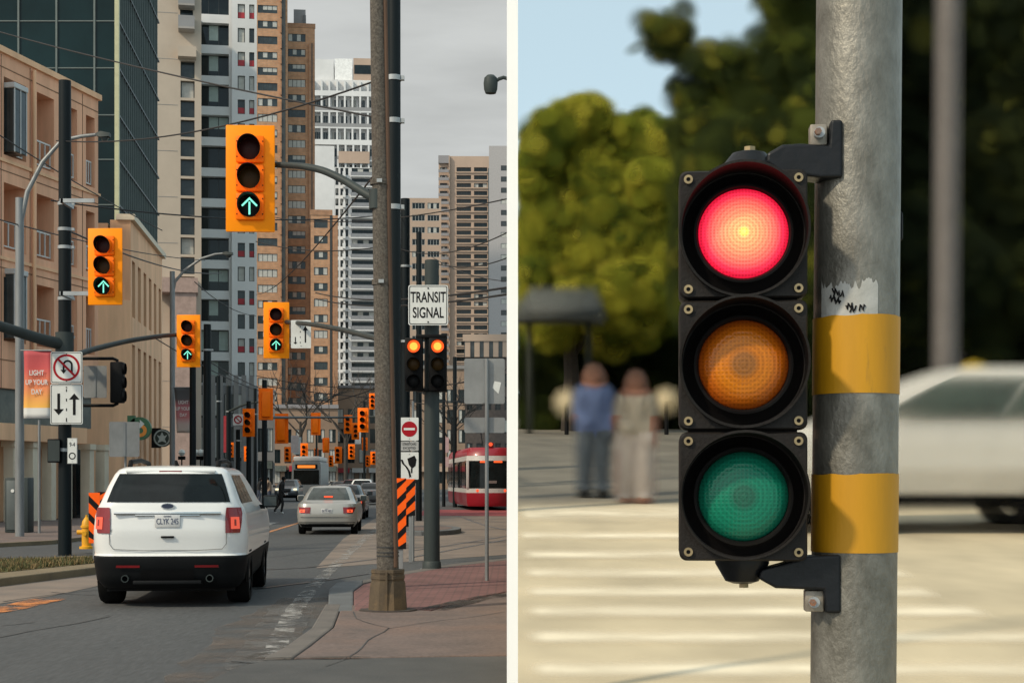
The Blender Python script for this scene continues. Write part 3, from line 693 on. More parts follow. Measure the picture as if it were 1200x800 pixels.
# --- shops along the street further off
for k, (p0, p1, Y, yt, m, lab) in enumerate([
        (255, 322, 190., 462, SHOPGREY, 'grey shop row at the foot of the condominium tower'),
        (392, 470, 300., 455, FARBR, 'brown shop row closing the far end of the street'),
        (468, 548, 262., 432, FARBR, 'brown shop row on the right behind the tram poles'),
        (318, 396, 250., 478, FARBR, 'brown shop row at the foot of the brick towers')]):
    a, b, W, n = front(p0, p1, Y); zt = wz(yt, Y)
    B = Bldg('shop_row', lab, 'building', a, 'shop rows far along the street'); nf = max(2, int(zt / 3.3))
    th = math.atan2(b.y - a.y, b.x - a.x)
    B.face(a, b, 0, zt, grid(W, 6, .62), floors(.3, nf - 1 if nf > 2 else 2, zt / nf, .7, zt / nf - .4), m, win=dict(nm=2, glass=GLASS, frame=FRAMED, blind=CURTAIN))
    for q in range(4):
        mb = MB(); cc = rng.choice([REDP, FRAMEW, HOTEL, STONEGREY, TEALV]); mb.box(W * q / 4 + .2, W * (q + 1) / 4 - .3, -.9, 0, 3.0, 3.9, cc); B.part('awning', mb, a, th)
    mb = MB(); mb.box(-.1, W + .1, -.3, .4, zt, zt + .6, rng.choice([SHOPGREY, HOTELG])); B.part('parapet', mb, a, th)
    B.mass([a + n * .4, b + n * .4, b + n * 9, a + n * 9], zt - .02, m); B.done()
# ---------------------------------------------------------------- vehicles
class Shell:
    """rounded body given by rounded-rectangle outlines at rising heights: (z, half width, rear y, front y, corner radius)"""
    NR, NC, NS = 10, 5, 30
    def __init__(s, levels, bow=.05): s.lv = levels; s.bow = bow
    def at(s, z):
        L = s.lv
        if z <= L[0][0]: return L[0]
        for A, B in zip(L, L[1:]):
            if A[0] <= z <= B[0]:
                t = (z - A[0]) / max(1e-6, B[0] - A[0]); return tuple(p + (q - p) * t for p, q in zip(A, B))
        return L[-1]
    def outline(s, lv):
        z, hw, yr, yf, rc = lv; P = []
        rc = min(rc, hw * .9, (yf - yr) * .45)
        for i in range(s.NR): P.append((-hw + rc + (2 * hw - 2 * rc) * i / s.NR, yr))
        for i in range(s.NC): t = -math.pi / 2 + math.pi / 2 * i / s.NC; P.append((hw - rc + rc * math.cos(t), yr + rc + rc * math.sin(t)))
        for i in range(s.NS): P.append((hw, yr + rc + (yf - yr - 2 * rc) * i / s.NS))
        for i in range(s.NC): t = math.pi / 2 * i / s.NC; P.append((hw - rc + rc * math.cos(t), yf - rc + rc * math.sin(t)))
        for i in range(s.NR): P.append((hw - rc - (2 * hw - 2 * rc) * i / s.NR, yf))
        for i in range(s.NC): t = math.pi / 2 + math.pi / 2 * i / s.NC; P.append((-hw + rc + rc * math.cos(t), yf - rc + rc * math.sin(t)))
        for i in range(s.NS): P.append((-hw, yf - rc - (yf - yr - 2 * rc) * i / s.NS))
        for i in range(s.NC): t = math.pi + math.pi / 2 * i / s.NC; P.append((-hw + rc + rc * math.cos(t), yr + rc + rc * math.sin(t)))
        out = []
        for x, y in P:
            e = s.bow * (1 - (x / hw) ** 2)
            if y < yr + (yf - yr) * .3: y -= e * max(0, 1 - (y - yr) / ((yf - yr) * .3))
            elif y > yf - (yf - yr) * .3: y += 1.6 * e * max(0, 1 - (yf - y) / ((yf - yr) * .3))
            out.append((x, y, z))
        return out
    def body(s, m, crown=.03):
        rings = []
        for A, B in zip(s.lv, s.lv[1:]):
            k = max(1, int((B[0] - A[0]) / .06))
            for i in range(k): rings.append(s.outline(tuple(p + (q - p) * i / k for p, q in zip(A, B))))
        last = s.lv[-1]; rings.append(s.outline(last))
        z, hw, yr, yf, rc = last
        for t in (.25, .6): rings.append(s.outline((z + crown * (1 - (1 - t) ** 2), hw * (1 - t), yr + (yf - yr) / 2 * t, yf - (yf - yr) / 2 * t, rc * (1 - t))))
        return MB().loft(rings, m)
    def idx(s):
        R0, C, S = s.NR, s.NC, s.NS
        return dict(rear=(0, R0), cr=(R0, R0 + C), right=(R0 + C, R0 + C + S), cf=(R0 + C + S, R0 + 2 * C + S), front=(R0 + 2 * C + S, 2 * R0 + 2 * C + S), left=(2 * R0 + 3 * C + S, 2 * R0 + 3 * C + 2 * S), n=2 * R0 + 4 * C + 2 * S)
    def patch(s, mb, m, z0, z1, i0, i1, off=.008, nz=5, sl0=0., sl1=0.):
        """a piece of the skin between two heights and two outline positions, lifted by off; sl0/sl1 lean its ends"""
        n = s.idx()['n']; k = s.mk(mb, m); rows = []
        for j in range(nz + 1):
            t = j / nz; z = z0 + (z1 - z0) * t; O = s.outline(s.at(z)); a, b = i0 + sl0 * t, i1 + sl1 * t; row = []
            q = max(2, int(abs(i1 - i0)) + 1)
            for i in range(q + 1):
                f = a + (b - a) * i / q; fi = math.floor(f); fr = f - fi
                p = Vector(O[fi % n]).lerp(Vector(O[(fi + 1) % n]), fr)
                tg = Vector(O[(fi + 1) % n]) - Vector(O[fi % n]); nr = Vector((tg.y, -tg.x, 0)).normalized()
                row.append(mb.bm.verts.new(p + nr * off + Vector((0, 0, off * .3))))
            rows.append(row)
        for A, B in zip(rows, rows[1:]):
            for i in range(len(A) - 1):
                f = mb.bm.faces.new((A[i], A[i + 1], B[i + 1], B[i])); f.material_index = k
        return mb
    def mk(s, mb, m): return mb.mi(m)
def wheel(parent, x, y, r, w, soft=None):
    mb = MB(); sg = 1 if x > 0 else -1
    mb.lathe([(r * .62, -w / 2), (r * .93, -w / 2), (r, -w * .36), (r, w * .36), (r * .93, w / 2), (r * .62, w / 2)], 'x', (0, 0, 0), 28, TYRE)
    t = mb.build('wheel', parent, loc=(x, y, r))
    mb = MB(); f = sg * w * .44
    mb.lathe([(.001, f), (r * .16, f), (r * .2, f - sg * .02), (r * .58, f - sg * .015), (r * .64, f), (r * .66, f - sg * .05)], 'x', (0, 0, 0), 28, RIM)
    mb.build('rim', t)
    return t
def car(name, label, loc, rz, sh, paint, belt, glass=CARGLASS, rear=(1.33, 1.70), side=(1.30, 1.66), wheels=(.95, 3.8, .36, .22), tail=(.95, 1.24), brake=False, heads=None, bumper=None, group='cars on the street', plate=True, lit=TAILR, sg=(.10, .62), deck=False, frontglass=None, rw=1.2, tw=(-.9, 3.2), mirrors=True):
    o = thing(name, label, 'car', loc, rz, group); ix = sh.idx()
    bmb = sh.body(paint)
    if bumper:
        kk = bmb.mi(PLASTK)
        for f in bmb.bm.faces:
            if f.calc_center_median().z < bumper[1]: f.material_index = kk
    bd = bmb.build('body', o, angle=42)
    R0, R1 = ix['rear']; mid = (R0 + R1) / 2
    mb = MB(); sh.patch(mb, glass, rear[0], rear[1], -rw, R1 + rw, .009, 6); mb.build('rear_window', o)
    fa, fb = ix['front']; mb = MB(); fg = frontglass or rear; sh.patch(mb, CARGLASS, fg[0], fg[1] - .02, fa + .4, fb - .4, .009, 6); mb.build('windscreen', o)
    for nm in ('right', 'left'):
        a, b = ix[nm]; n = b - a
        lo, hi = (a + n * sg[0], a + n * sg[1]) if nm == 'right' else (b - n * sg[1], b - n * sg[0])
        cuts = [(lo, lo + (hi - lo) * .3), (lo + (hi - lo) * .33, lo + (hi - lo) * .63), (lo + (hi - lo) * .66, hi)] if nm == 'right' else [(lo, lo + (hi - lo) * .34), (lo + (hi - lo) * .37, lo + (hi - lo) * .67), (lo + (hi - lo) * .7, hi)]
        for c in cuts:
            mb = MB(); sh.patch(mb, glass, side[0], side[1], c[0], c[1], .008, 4); mb.build('side_window', o)
    for c0, c1 in (((R1 + tw[0]), R1 + tw[1]), (-tw[1], -tw[0])):
        mb = MB(); e0 = .34 * (c1 - c0); sh.patch(mb, lit, tail[0], tail[1], c0 + (e0 if c0 < 0 else 0), c1 - (0 if c0 < 0 else e0), .016, 4, -e0 if c0 < 0 else 0, 0 if c0 < 0 else e0); tl = mb.build('tail_light', o)
        mb = MB(); d = (c1 - c0) * .22; sh.patch(mb, TAILL if brake else TAILC, tail[0] + (tail[1] - tail[0]) * .15, tail[0] + (tail[1] - tail[0]) * .62, c0 + d, c1 - d * 1.6, .022, 3); lc = mb.build('lamp_core', tl)
        mb = MB(); d2 = d * 1.75; sh.patch(mb, lit, tail[0] + (tail[1] - tail[0]) * .27, tail[0] + (tail[1] - tail[0]) * .52, c0 + d2, c1 - d2 * 1.35, .027, 2); mb.build('lamp_centre', tl)
    for sx in (-1, 1):
        hw = sh.at(wheels[2])[1]
        for y in wheels[:2]:
            wheel(o, sx * (hw - wheels[3] / 2 + .03), y, wheels[2], wheels[3])
            mb = MB(); x = sx * (hw + .012)
            ring = [(x, y + math.cos(t) * wheels[2] * 1.17, wheels[2] + math.sin(t) * wheels[2] * 1.17) for t in [R(-12 + i * 204 / 16) for i in range(17)]]
            mb.face(ring, BLK); mb.build('wheel_arch', o, smooth=False)
    hw = sh.at(belt)[1]; ym = sh.lv[0][2] + (sh.lv[0][3] - sh.lv[0][2]) * .66
    for sx in ((-1, 1) if mirrors else ()):
        mb = MB(); mb.box(sx * (hw + .14) - .11, sx * (hw + .14) + .11, ym - .05, ym + .09, belt + .02, belt + .20, BLK if paint in (CARW,) else paint, bev=.04); mb.box(sx * (hw + .01) - .05, sx * (hw + .01) + .05, ym, ym + .06, belt, belt + .06, BLK)
        mb.box(sx * (hw + .14) - .09, sx * (hw + .14) + .09, ym - .056, ym - .05, belt + .04, belt + .18, GLASS2)
        mb.build('wing_mirror', o)
    if heads:
        for c0, c1 in ((fa - 3.0, fa + 1.6), (fb - 1.6, fb + 3.0)):
            mb = MB(); sh.patch(mb, CHROME, heads[0], heads[1], c0, c1, .014, 3); h = mb.build('headlight', o)
            mb = MB(); d = (c1 - c0) * .25; sh.patch(mb, HEADL, heads[0] + .02, heads[1] - .02, c0 + d, c1 - d, .02, 2); mb.build('lamp_core', h)
        mb = MB(); sh.patch(mb, BLK, heads[0] - .12, heads[1] - .03, fa + 2.2, fb - 2.2, .012, 3); mb.build('grille', o)
        mb = MB(); sh.patch(mb, PLATEW, heads[0] - .3, heads[0] - .18, (fa + fb) / 2 - 1.3, (fa + fb) / 2 + 1.3, .02, 1); mb.build('number_plate', o)
    if plate and plate is not True:
        z, hgt, s_ = plate; y = sh.at(z)[2] - sh.bow - .014
        mb = MB(); mb.box(-.155, .155, y - .006, y, z - hgt / 2, z + hgt / 2, PLATEW, bev=.004); p = mb.build('number_plate', o)
        if s_:
            text(s_, .105, mat('plate_ink', (.05, .06, .12), .5), p, (0, y - .0085, z - .005), 'lettering', .62)
            text('ONTARIO', .026, mat('plate_ink', (.05, .06, .12), .5), p, (0, y - .0085, z + hgt / 2 - .018), 'lettering', .8)
    return o, sh
SUVL = [(.24, .84, .16, 4.70, .2), (.34, .92, .05, 4.84, .24), (.58, .955, -.03, 4.93, .30), (.63, .96, -.03, 4.93, .30), (.65, .958, -.005, 4.93, .30), (.675, .955, .04, 4.93, .30), (.80, .968, .03, 4.95, .30), (.95, .965, .015, 4.95, .30), (1.15, .945, .03, 4.75, .28), (1.25, .905, .05, 3.9, .22), (1.32, .865, .065, 3.65, .19), (1.52, .79, .17, 3.2, .17), (1.67, .725, .28, 2.8, .16), (1.73, .68, .33, 2.62, .16), (1.765, .61, .46, 2.5, .15)]
Y = 19.25
suv, sh = car('white_suv', 'white SUV with a black rear bumper driving away in the near lane', (wx(197, Y), Y, 0), R(5.4), Shell(SUVL, .075), CARW, 1.18, wheels=(.86, 3.78, .385, .28), rear=(1.32, 1.675), side=(1.30, 1.66), tail=(.93, 1.25), rw=1.5, tw=(.45, 3.5), bumper=(.28, .645), plate=(1.085, .155, 'CLYK 245'), sg=(.06, .60))
mb = MB(); yb = sh.at(1.19)[2] - .075
mb.box(-.66, .66, yb - .02, yb + .02, 1.165, 1.20, CHROME, bev=.006); mb.box(-.4, .4, yb - .03, yb + .02, 1.150, 1.166, CHROME, bev=.005); mb.build('chrome_strip', suv)
mb = MB(); yb = sh.at(1.27)[2] - .075; t = [(math.cos(i * math.pi / 16) * .085, 1.272 + math.sin(i * math.pi / 16) * .038) for i in range(32)]
mb.plate(t, yb - .02, yb + .01, CHROME); e = mb.build('emblem', suv)
mb = MB(); mb.plate([(x * .86, 1.272 + (z - 1.272) * .8) for x, z in t], yb - .024, yb - .02, mat('emblem_dark', (.02, .03, .06), .2)); mb.build('emblem_field', e)
for sx in (-.52, .52):
    mb = MB(); mb.ring(.036, .046, -.09, .1, (sx, .37), 20, DKGREEN); mb.ring(.001, .036, .02, .03, (sx, .37), 20, BLK); mb.build('exhaust_tip', suv)
    mb = MB(); sh.patch(mb, TAILR, .50, .53, 5 + sx * 7 - 1.1, 5 + sx * 7 + 1.1, .022, 1); mb.build('reflector', suv)
    mb = MB(); x = sx / .52 * .56; mb.tube([(x, .62, 1.77), (x, .68, 1.83), (x, 1.6, 1.86), (x, 2.3, 1.83), (x, 2.4, 1.76)], .032, 8, BLK); mb.build('roof_rail', suv)
mb = MB(); mb.box(-.08, .08, -.085, -.03, .875, .90, BLK, bev=.005); mb.build('tailgate_handle', suv)
mb = MB(); sh.patch(mb, BLK, .33, .47, 2.6, 7.4, .03, 3); mb.box(-.42, .42, -.10, .03, .30, .345, PLASTK, bev=.01); mb.build('tow_cover', suv)
mb = MB(); yy = sh.at(.8)[2] - .070
mb.tube([(-.72, yy + .03, 1.12), (-.72, yy + .03, .80), (-.67, yy + .025, .735), (-.35, yy - .005, .72), (.35, yy - .005, .72), (.67, yy + .025, .735), (.72, yy + .03, .80), (.72, yy + .03, 1.12)], .004, 5, mat('panel_gap', (.12, .12, .12))); mb.build('tailgate_seam', suv)
mb = MB(); mb.tube([(-.02, .17, 1.36), (.1, .16, 1.375), (.48, .155, 1.40)], .012, 6, BLK); mb.build('rear_wiper', suv)
mb = MB(); mb.box(-.56, .56, .24, .42, 1.692, 1.725, CARW, bev=.01); mb.box(-.14, .14, .232, .24, 1.70, 1.717, TAILR); mb.build('spoiler', suv)
mb = MB(); mb.box(-.8, .8, .3, 4.5, .19, .32, BLK); mb.build('underbody', suv, smooth=False)
mb = MB(); mb.tube([(0, .9, 1.78), (0, .8, 1.84), (0, .76, 1.85)], [.035, .02, .006], 8, BLK); mb.build('roof_antenna', suv)
text('EXPLORER', .045, mat('badge_grey', (.2, .21, .21), .3, metal=.5), suv, (-.58, sh.at(.97)[2] - .035, .965), 'lettering', 1.2)
text('4WD', .045, mat('badge_grey', (.2, .21, .21), .3, metal=.5), suv, (.60, sh.at(.97)[2] - .035, .965), 'lettering', 1.2)
SEDL = [(.22, .78, .16, 4.40, .25), (.34, .86, .03, 4.56, .28), (.55, .885, .0, 4.62, .30), (.66, .885, .0, 4.62, .30), (.80, .87, .03, 4.50, .30), (.90, .85, .07, 4.30, .28), (.95, .81, .35, 3.60, .22), (1.00, .775, .78, 3.32, .22), (1.20, .69, 1.10, 2.85, .2), (1.37, .60, 1.50, 2.42, .2), (1.405, .54, 1.62, 2.3, .2)]
def sedan(name, label, px, Y, rz, paint, brake=True, heads=None, **k):
    return car(name, label, (wx(px, Y), Y, 0), rz, Shell(SEDL, .05), paint, .93, wheels=(.85, 3.55, .31, .2), rear=(1.0, 1.36), side=(.99, 1.33), tail=(.62, .80), bumper=k.pop('bumper', None), plate=k.pop('plate', (.70, .12, '')), sg=(.2, .68), brake=brake, heads=heads, lit=TAILR, **k)
Y = 44.8
sed, sh = sedan('silver_sedan', 'silver sedan with lit brake lights in the middle of the street', 383, Y, R(3.6), CARS, glass=CARGLASS2, plate=(.70, .13, 'BKTR 482'))
mb = MB(); mb.box(-.13, .13, .83, .88, 1.08, 1.125, TAILL); mb.build('high_brake_light', sed)
mb = MB(); sh.patch(mb, PLASTK, .21, .36, -3, 13, .012, 2); mb.build('bumper_skirt', sed)
mb = MB(); sh.patch(mb, CHROME, .50, .52, -2, 12, .014, 1); mb.build('bumper_trim', sed)
CUVL = [(.26, .80, .16, 4.25, .25), (.4, .88, .03, 4.4, .28), (.62, .905, .0, 4.46, .30), (.85, .905, .0, 4.42, .30), (1.0, .89, .03, 4.15, .28), (1.08, .86, .06, 3.55, .24), (1.14, .84, .10, 3.35, .22), (1.45, .70, .30, 2.7, .2), (1.60, .62, .45, 2.45, .2), (1.63, .56, .55, 2.3, .2)]
def crossover(name, label, px, Y, rz, paint, brake=True, heads=None, **k):
    return car(name, label, (wx(px, Y), Y, 0), rz, Shell(CUVL, .05), paint, 1.02, wheels=(.85, 3.5, .35, .22), rear=(1.15, 1.56), side=(1.14, 1.54), tail=(.85, 1.08), bumper=(.25, .45), plate=(.72, .12, ''), brake=brake, heads=heads, sg=(.06, .62), **k)
sedan('dark_sedan', 'black sedan mostly hidden just ahead of the silver sedan', 402, 62., R(3), CARK)
crossover('oncoming_crossover', 'slate crossover coming towards us with headlights on', 341.5, 118., R(183), CARB, False, (.80, .98))
crossover('pale_crossover', 'white crossover with brake lights beside the concrete pole, farther along', 424, 108., R(3), CARW)
crossover('maroon_crossover', 'dark red crossover far along the right lane', 411, 150., R(3), CARR)
sedan('blue_grey_sedan', 'slate sedan following the white crossover at its right', 433.5, 98., R(3), CARB)
sedan('distant_white_sedan', 'small white sedan farthest along the right lane', 428, 190., R(3), CARW)
sedan('distant_black_sedan', 'small black sedan far ahead between the crossovers', 397, 172., R(3), CARK)
crossover('oncoming_crossover', 'small dark crossover with lit headlights far behind the bus, in the oncoming lane', 376, 178., R(184), CARK, False, (.80, .98))
sedan('distant_pale_sedan', 'tiny pale sedan farthest along the middle lane', 390, 215., R(3), CARS)
sedan('distant_red_sedan', 'tiny red sedan just right of the farthest pale sedan', 403, 228., R(3), CARR)
# bus facing us
Y = 140.
o = thing('city_bus', 'white-roofed bus facing us with a lit orange destination display', 'bus', (wx(359, Y), Y, 0), R(3))
W2 = 1.3
mb = MB(); mb.loft([[(x * k, y, z) for x, y in ((-W2, 0), (W2, 0), (W2, 11), (-W2, 11))] for z, k in ((.3, .97), (.5, 1), (2.9, 1), (3.2, .96), (3.3, .85))], mat('bus_grey_paint', (.19, .20, .205), .4)); mb.build('body', o)
mb = MB(); mb.box(-1.2, 1.2, .2, 10.5, 3.3, 3.75, TRAMW, bev=.12); mb.build('roof_pod', o)
mb = MB(); mb.box(-1.15, 1.15, -.03, -.002, 1.2, 2.5, CARGLASS); mb.build('windscreen', o)
mb = MB(); mb.box(-1.0, 1.0, -.04, -.002, 2.6, 3.02, BLK); d = mb.build('destination_display', o); mb = MB(); mb.box(-.8, .8, -.05, -.04, 2.68, 2.94, ORANGEL); mb.build('display_letters', d)
for sx in (-1, 1):
    mb = MB(); mb.ring(.001, .13, -.04, .0, (sx * .95, .8), 16, HEADL); mb.build('headlight', o)
    wheel(o, sx * 1.15, 2.2, .48, .28)
# tram
Y = 80.
o = thing('tram', 'red and white tram waiting beyond the brick pavement, its dark windscreen facing us', 'tram', (wx(576, Y), Y, 0), R(6))
W2 = 1.27
def tsec(z, k, nose):
    P = []
    for i in range(9): t = -1 + 2 * i / 8; P.append((W2 * k * t, nose - .55 * (1 - abs(t) ** 2.6) + .55, z))
    P += [(W2 * k, 16, z), (-W2 * k, 16, z)]
    return P
tm = MB(); tm.loft([tsec(.22, .93, .1), tsec(.4, .98, .0), tsec(.92, 1, .0)], TRAMR); tm.build('lower_body', o)
tm = MB(); tm.loft([tsec(.922, 1, .0), tsec(1.15, 1, 0.0)], TRAMW); tm.build('white_band', o)
tm = MB(); tm.loft([tsec(1.152, 1.0, .0), tsec(2.6, .985, .22)], CARGLASS); tm.build('windscreen', o)
tm = MB(); tm.loft([tsec(2.602, .99, .2), tsec(2.86, .975, .26)], TRAMW); tm.build('upper_band', o)
tm = MB(); tm.loft([tsec(2.862, .975, .26), tsec(3.15, .94, .36), tsec(3.3, .85, .55)], TRAMR); tm.build('roof', o)
for sx in (-1, 1):
    mb = MB(); mb.box(sx * 1.21 - .07, sx * 1.21 + .07, .42, .56, 1.15, 2.62, TRAMW, bev=.02); mb.build('window_pillar', o)
    mb = MB(); mb.ring(.001, .075, .10, .2, (sx * .72, 1.04), 16, TAILL); mb.build('marker_lamp', o)
    mb = MB(); mb.ring(.001, .04, .03, .2, (sx * .36, 1.04), 16, BLK); mb.build('round_sensor', o)
    mb = MB(); mb.box(sx * .36 - .22, sx * .36 + .22, .18, .28, 2.50, 2.58, REDL); mb.build('brake_light_bar', o)
mb = MB(); mb.box(-.28, .28, .04, .12, 1.42, 1.56, mat('plate_grey', (.15, .12, .11))); mb.build('number_plate', o)  # plate in a plain brownish grey
mb = MB(); mb.box(-.16, .16, .5, .9, 3.3, 3.55, TAILR); mb.ring(.001, .1, .45, .5, (0, 3.46), 16, TAILL); mb.build('roof_light', o)
mb = MB(); mb.tube([(0, 5, 3.3), (0, 6.5, 4.2), (0, 5.2, 5.0)], .03, 6, BLK); mb.build('pantograph', o)
for sx in (-1, 1):
    for k in range(5):
        mb = MB(); x = sx * 1.272; mb.box(x - .01, x + .01, 1.3 + k * 2.8, 3.7 + k * 2.8, 1.2, 2.5, CARGLASS); mb.build('side_window', o)
# ---------------------------------------------------------------- traffic signals with back plates
def arrow_up(mb, y, r, m, th=.24):
    h = r * .86
    for sx in (-1, 1):
        mb.plate([(0, h), (0, h - r * .25), (sx * r * .68, h - r * .93), (sx * r * .80, h - r * .80)][::sx], y - .004, y, m)
    mb.plate([(-r * .085, h - r * .46), (r * .085, h - r * .46), (r * .085, -h), (-r * .085, -h)], y - .004, y, m)
def signal(label, loc, rz, scale, paint=SIGY, arrow=True, group='amber traffic signals over the street'):
    o = thing('traffic_signal', label, 'traffic light', loc, rz, group, scale)
    mb = MB(); w, h = .57, 1.25; r = .025
    mb.box(-w / 2, w / 2, -.02, .01, -h / 2, h / 2, paint, bev=.012)
    mb.build('backplate', o)
    mb = MB(); mb.box(-w / 2 + .015, w / 2 - .015, .03, .032, -h / 2 + .015, h / 2 - .015, paint, bev=0); mb.box(-.17, .17, .03, .17, -.5, .5, paint, bev=.03); mb.build('housing_back', o)
    for k, z in enumerate((.335, .0, -.335)):
        mb = MB(); mb.box(-.165, .165, -.07, -.021, z - .158, z + .158, paint if paint is not SIGY else SIGO, bev=.02)
        for sx in (-1, 1):
            for sz in (-1, 1): mb.cyl((sx * .15, -.072, z + sz * .09), (sx * .15, -.066, z + sz * .09), .008, n=8, m=BLK)
        hs = mb.build('lamp_housing', o)
        mb = MB(); R1 = .135; rings = []; n = 28
        # tunnel visor, cut away underneath
        for (rad, inner) in ((R1, 0), (R1 - .008, 1)):
            A, Bq = [], []
            for i in range(n + 1):
                t = R(-60 + 300 * i / n); ln = .05 + .16 * max(0, math.sin(t) * .5 + .5)
                A.append((rad * math.cos(t), -.07, z + rad * math.sin(t))); Bq.append((rad * math.cos(t), -.07 - ln, z + rad * math.sin(t)))
            kk = mb.mi(BLK if inner else (paint if paint is not SIGY else SIGO)); VA = [mb.bm.verts.new(p) for p in A]; VB = [mb.bm.verts.new(p) for p in Bq]; rings.append(VB)
            for i in range(n):
                f = mb.bm.faces.new((VA[i], VA[i + 1], VB[i + 1], VB[i])); f.material_index = kk
        for i in range(n):
            f = mb.bm.faces.new((rings[0][i], rings[0][i + 1], rings[1][i + 1], rings[1][i])); f.material_index = mb.mi(BLK)
        mb.bm.normal_update()
        me = bpy.data.meshes.new('visor'); mb.bm.to_mesh(me); mb.bm.free()
        for x in mb.mats: me.materials.append(x)
        link('visor', me, o)
        mb = MB(); mb.lathe([(.001, -.088), (.06, -.086), (.105, -.078), (.126, -.071)], 'y', (0, 0, z), 28, (LENSR, LENSA, BLK)[k])
        ln = mb.build('lens', o)
        if k == 2 and arrow:
            mb = MB(); arrow_up(mb, -.1, .118, CYAN); a = mb.build('green_arrow', ln, smooth=False); a.location = (0, 0, z)
    return o
SIGK_back = mat('signal_back_grey', (.05, .05, .05), .6)
def sig(px0, px1, py0, py1, Y, label, rz=0., paint=SIGY, arrow=True, group='amber traffic signals over the street', proto=None):
    w = (px1 - px0) / F * Y; loc = (wx((px0 + px1) / 2, Y), Y, wz((py0 + py1) / 2, Y)); s_ = w / .57
    if proto is None: return signal(label, loc, rz, s_, paint, arrow, group)
    o = copy_tree(proto); o.location = loc; o.rotation_euler.z = rz; o.scale = (s_,) * 3; o['label'] = label; o['group'] = group; return o
S1 = sig(265, 322, 147, 272, 18.4, 'largest amber traffic signal with a green arrow, hung high before the brick tower', R(3))
sig(103, 144, 270, 355, 31.6, 'amber traffic signal with a green arrow on the black pole by the peach building', R(-3), proto=S1)
sig(207, 235, 371, 428, 38, 'amber traffic signal with a green arrow before the pale concrete tower', R(-2), proto=S1)
sig(309, 339, 357, 417, 36, 'amber traffic signal with a green arrow beside the white two-arrow sign', R(4), proto=S1)
gF = 'distant amber and orange traffic signals'
S2 = sig(303, 320, 457, 490, 66, 'plain orange back of a signal above the left end of the far mast arm', R(180 + 14), SIGO, False, gF)
for px0, px1, py0, py1, Y, lab in [(284, 299, 479, 511, 72, 'amber signal beside the small no-turn sign on a dark post'), (322, 338, 486, 518, 78, 'plain orange back of a signal hanging at the left of the far mast arm'),
        (364, 376, 486, 507, 110, 'dull red-orange back of a signal at the middle of the far mast arm'), (403, 413, 486, 508, 118, 'orange signal left of the brightest pair on the far mast arm'),
        (419, 432, 478, 506, 92, 'amber signal with two dark lenses nearest the concrete pole'), (432.5, 441, 452, 488, 86, 'tall orange signal half hidden by the concrete pole'),
        (412, 421, 494, 516, 130, 'small orange signal low beneath the far mast arm'), (378, 386, 512, 531, 140, 'small plain amber back of a signal over the roof of the bus'),
        (392, 401, 523, 543, 135, 'small orange signal over the maroon crossover'), (333, 341, 523, 541, 120, 'small orange signal over the walking figure'),
        (352, 361, 520, 538, 150, 'small orange signal just above the bus roof'), (408, 416, 518, 540, 150, 'small amber signal low beside the concrete pole'), (434, 441, 528, 545, 105, 'orange signal low against the concrete pole'), (424, 431, 510, 530, 125, 'small orange signal just under the amber one nearest the concrete pole'), (343, 350, 534, 549, 160, 'tiny orange signal at the left edge of the bus'), (385, 391, 533, 547, 165, 'tiny orange signal at the right edge of the bus'), (266, 274, 518, 536, 100, 'small orange signal low in front of the deep red banner'), (286, 294, 522, 541, 98, 'small orange signal low under the no-turn sign'), (368, 373, 524, 537, 175, 'tiny orange signal over the right half of the bus'), (428, 434, 533, 547, 140, 'tiny orange signal over the white crossover')]:
    sig(px0, px1, py0, py1, Y, lab, R(rng.uniform(-12, 14) + (180 if 'back' in lab else 0)), proto=S2, group=gF)
# ---------------------------------------------------------------- poles and lamps on the street
def pole(name, label, px, w, ytop, Y, m, group=None, r1=None, extra=None, cat='pole', z0=0.):
    o = thing(name, label, cat, (wx(px, Y), Y, z0), 0, group)
    r = w / 2 / F * Y; h = wz(ytop, Y) - z0
    mb = MB(); mb.cyl((0, 0, 0), (0, 0, h), r, r1 or r * .92, 20, m); mb.build('shaft', o)
    if extra: extra(o, r, h, Y)
    return o
def clamps(*ys):
    def f(o, r, h, Y):
        for y in ys:
            mb = MB(); z = wz(y, Y); mb.cyl((0, 0, z - .035), (0, 0, z + .035), r * 1.06, n=20, m=CLAMP); mb.box(r, r * 1.45, -.05, .03, z - .03, z + .03, CLAMP); mb.build('clamp', o)
    return f
# concrete pole with ribbed base
Yc = 17.7; r = .127
o = thing('concrete_pole', 'thick exposed-aggregate concrete pole with a ribbed rusty base on the sidewalk', 'pole', (wx(454.5, Yc), Yc, KZ))
mb = MB(); mb.cyl((0, 0, .45), (-.128, 0, 7.8), .127, .088, 28, CONCPOLE); sh_ = mb.build('shaft', o)
mb = MB(); mb.tube([(.095, -.085, .5), (-.035, -.062, 7.7)], [.026, .022], 10, mat('rusty_conduit', (.075, .042, .026), .85, var=.4, scale=3, streak=True)); mb.build('conduit', o)
mb = MB(); oct_ = lambda k: [(k * math.cos(R(22.5 + 45 * i)), k * math.sin(R(22.5 + 45 * i))) for i in range(8)]
zz = [(0, .235), (.30, .212), (.33, .205), (.335, .198), (.36, .198), (.365, .207), (.40, .205), (.405, .197), (.43, .197), (.435, .204), (.47, .20)]
mb.loft([[(x, y, z) for x, y in oct_(k)] for z, k in zz], BASEM); mb.box(-.012, .012, -.225, -.19, .0, .45, BASEM); mb.build('base', o, angle=25)
mb = MB(); mb.prism([(.34 * math.cos(t * .7), .27 * math.sin(t * .7)) for t in range(9)], -.02, .012, mat('base_grout', (.06, .05, .045), .9)); mb.build('footing', o)
for z in (.62, .66, .72):
    mb = MB(); mb.cyl((0, 0, z), (0, 0, z + .015), .131, n=28, m=TAR); mb.build('strap', o)
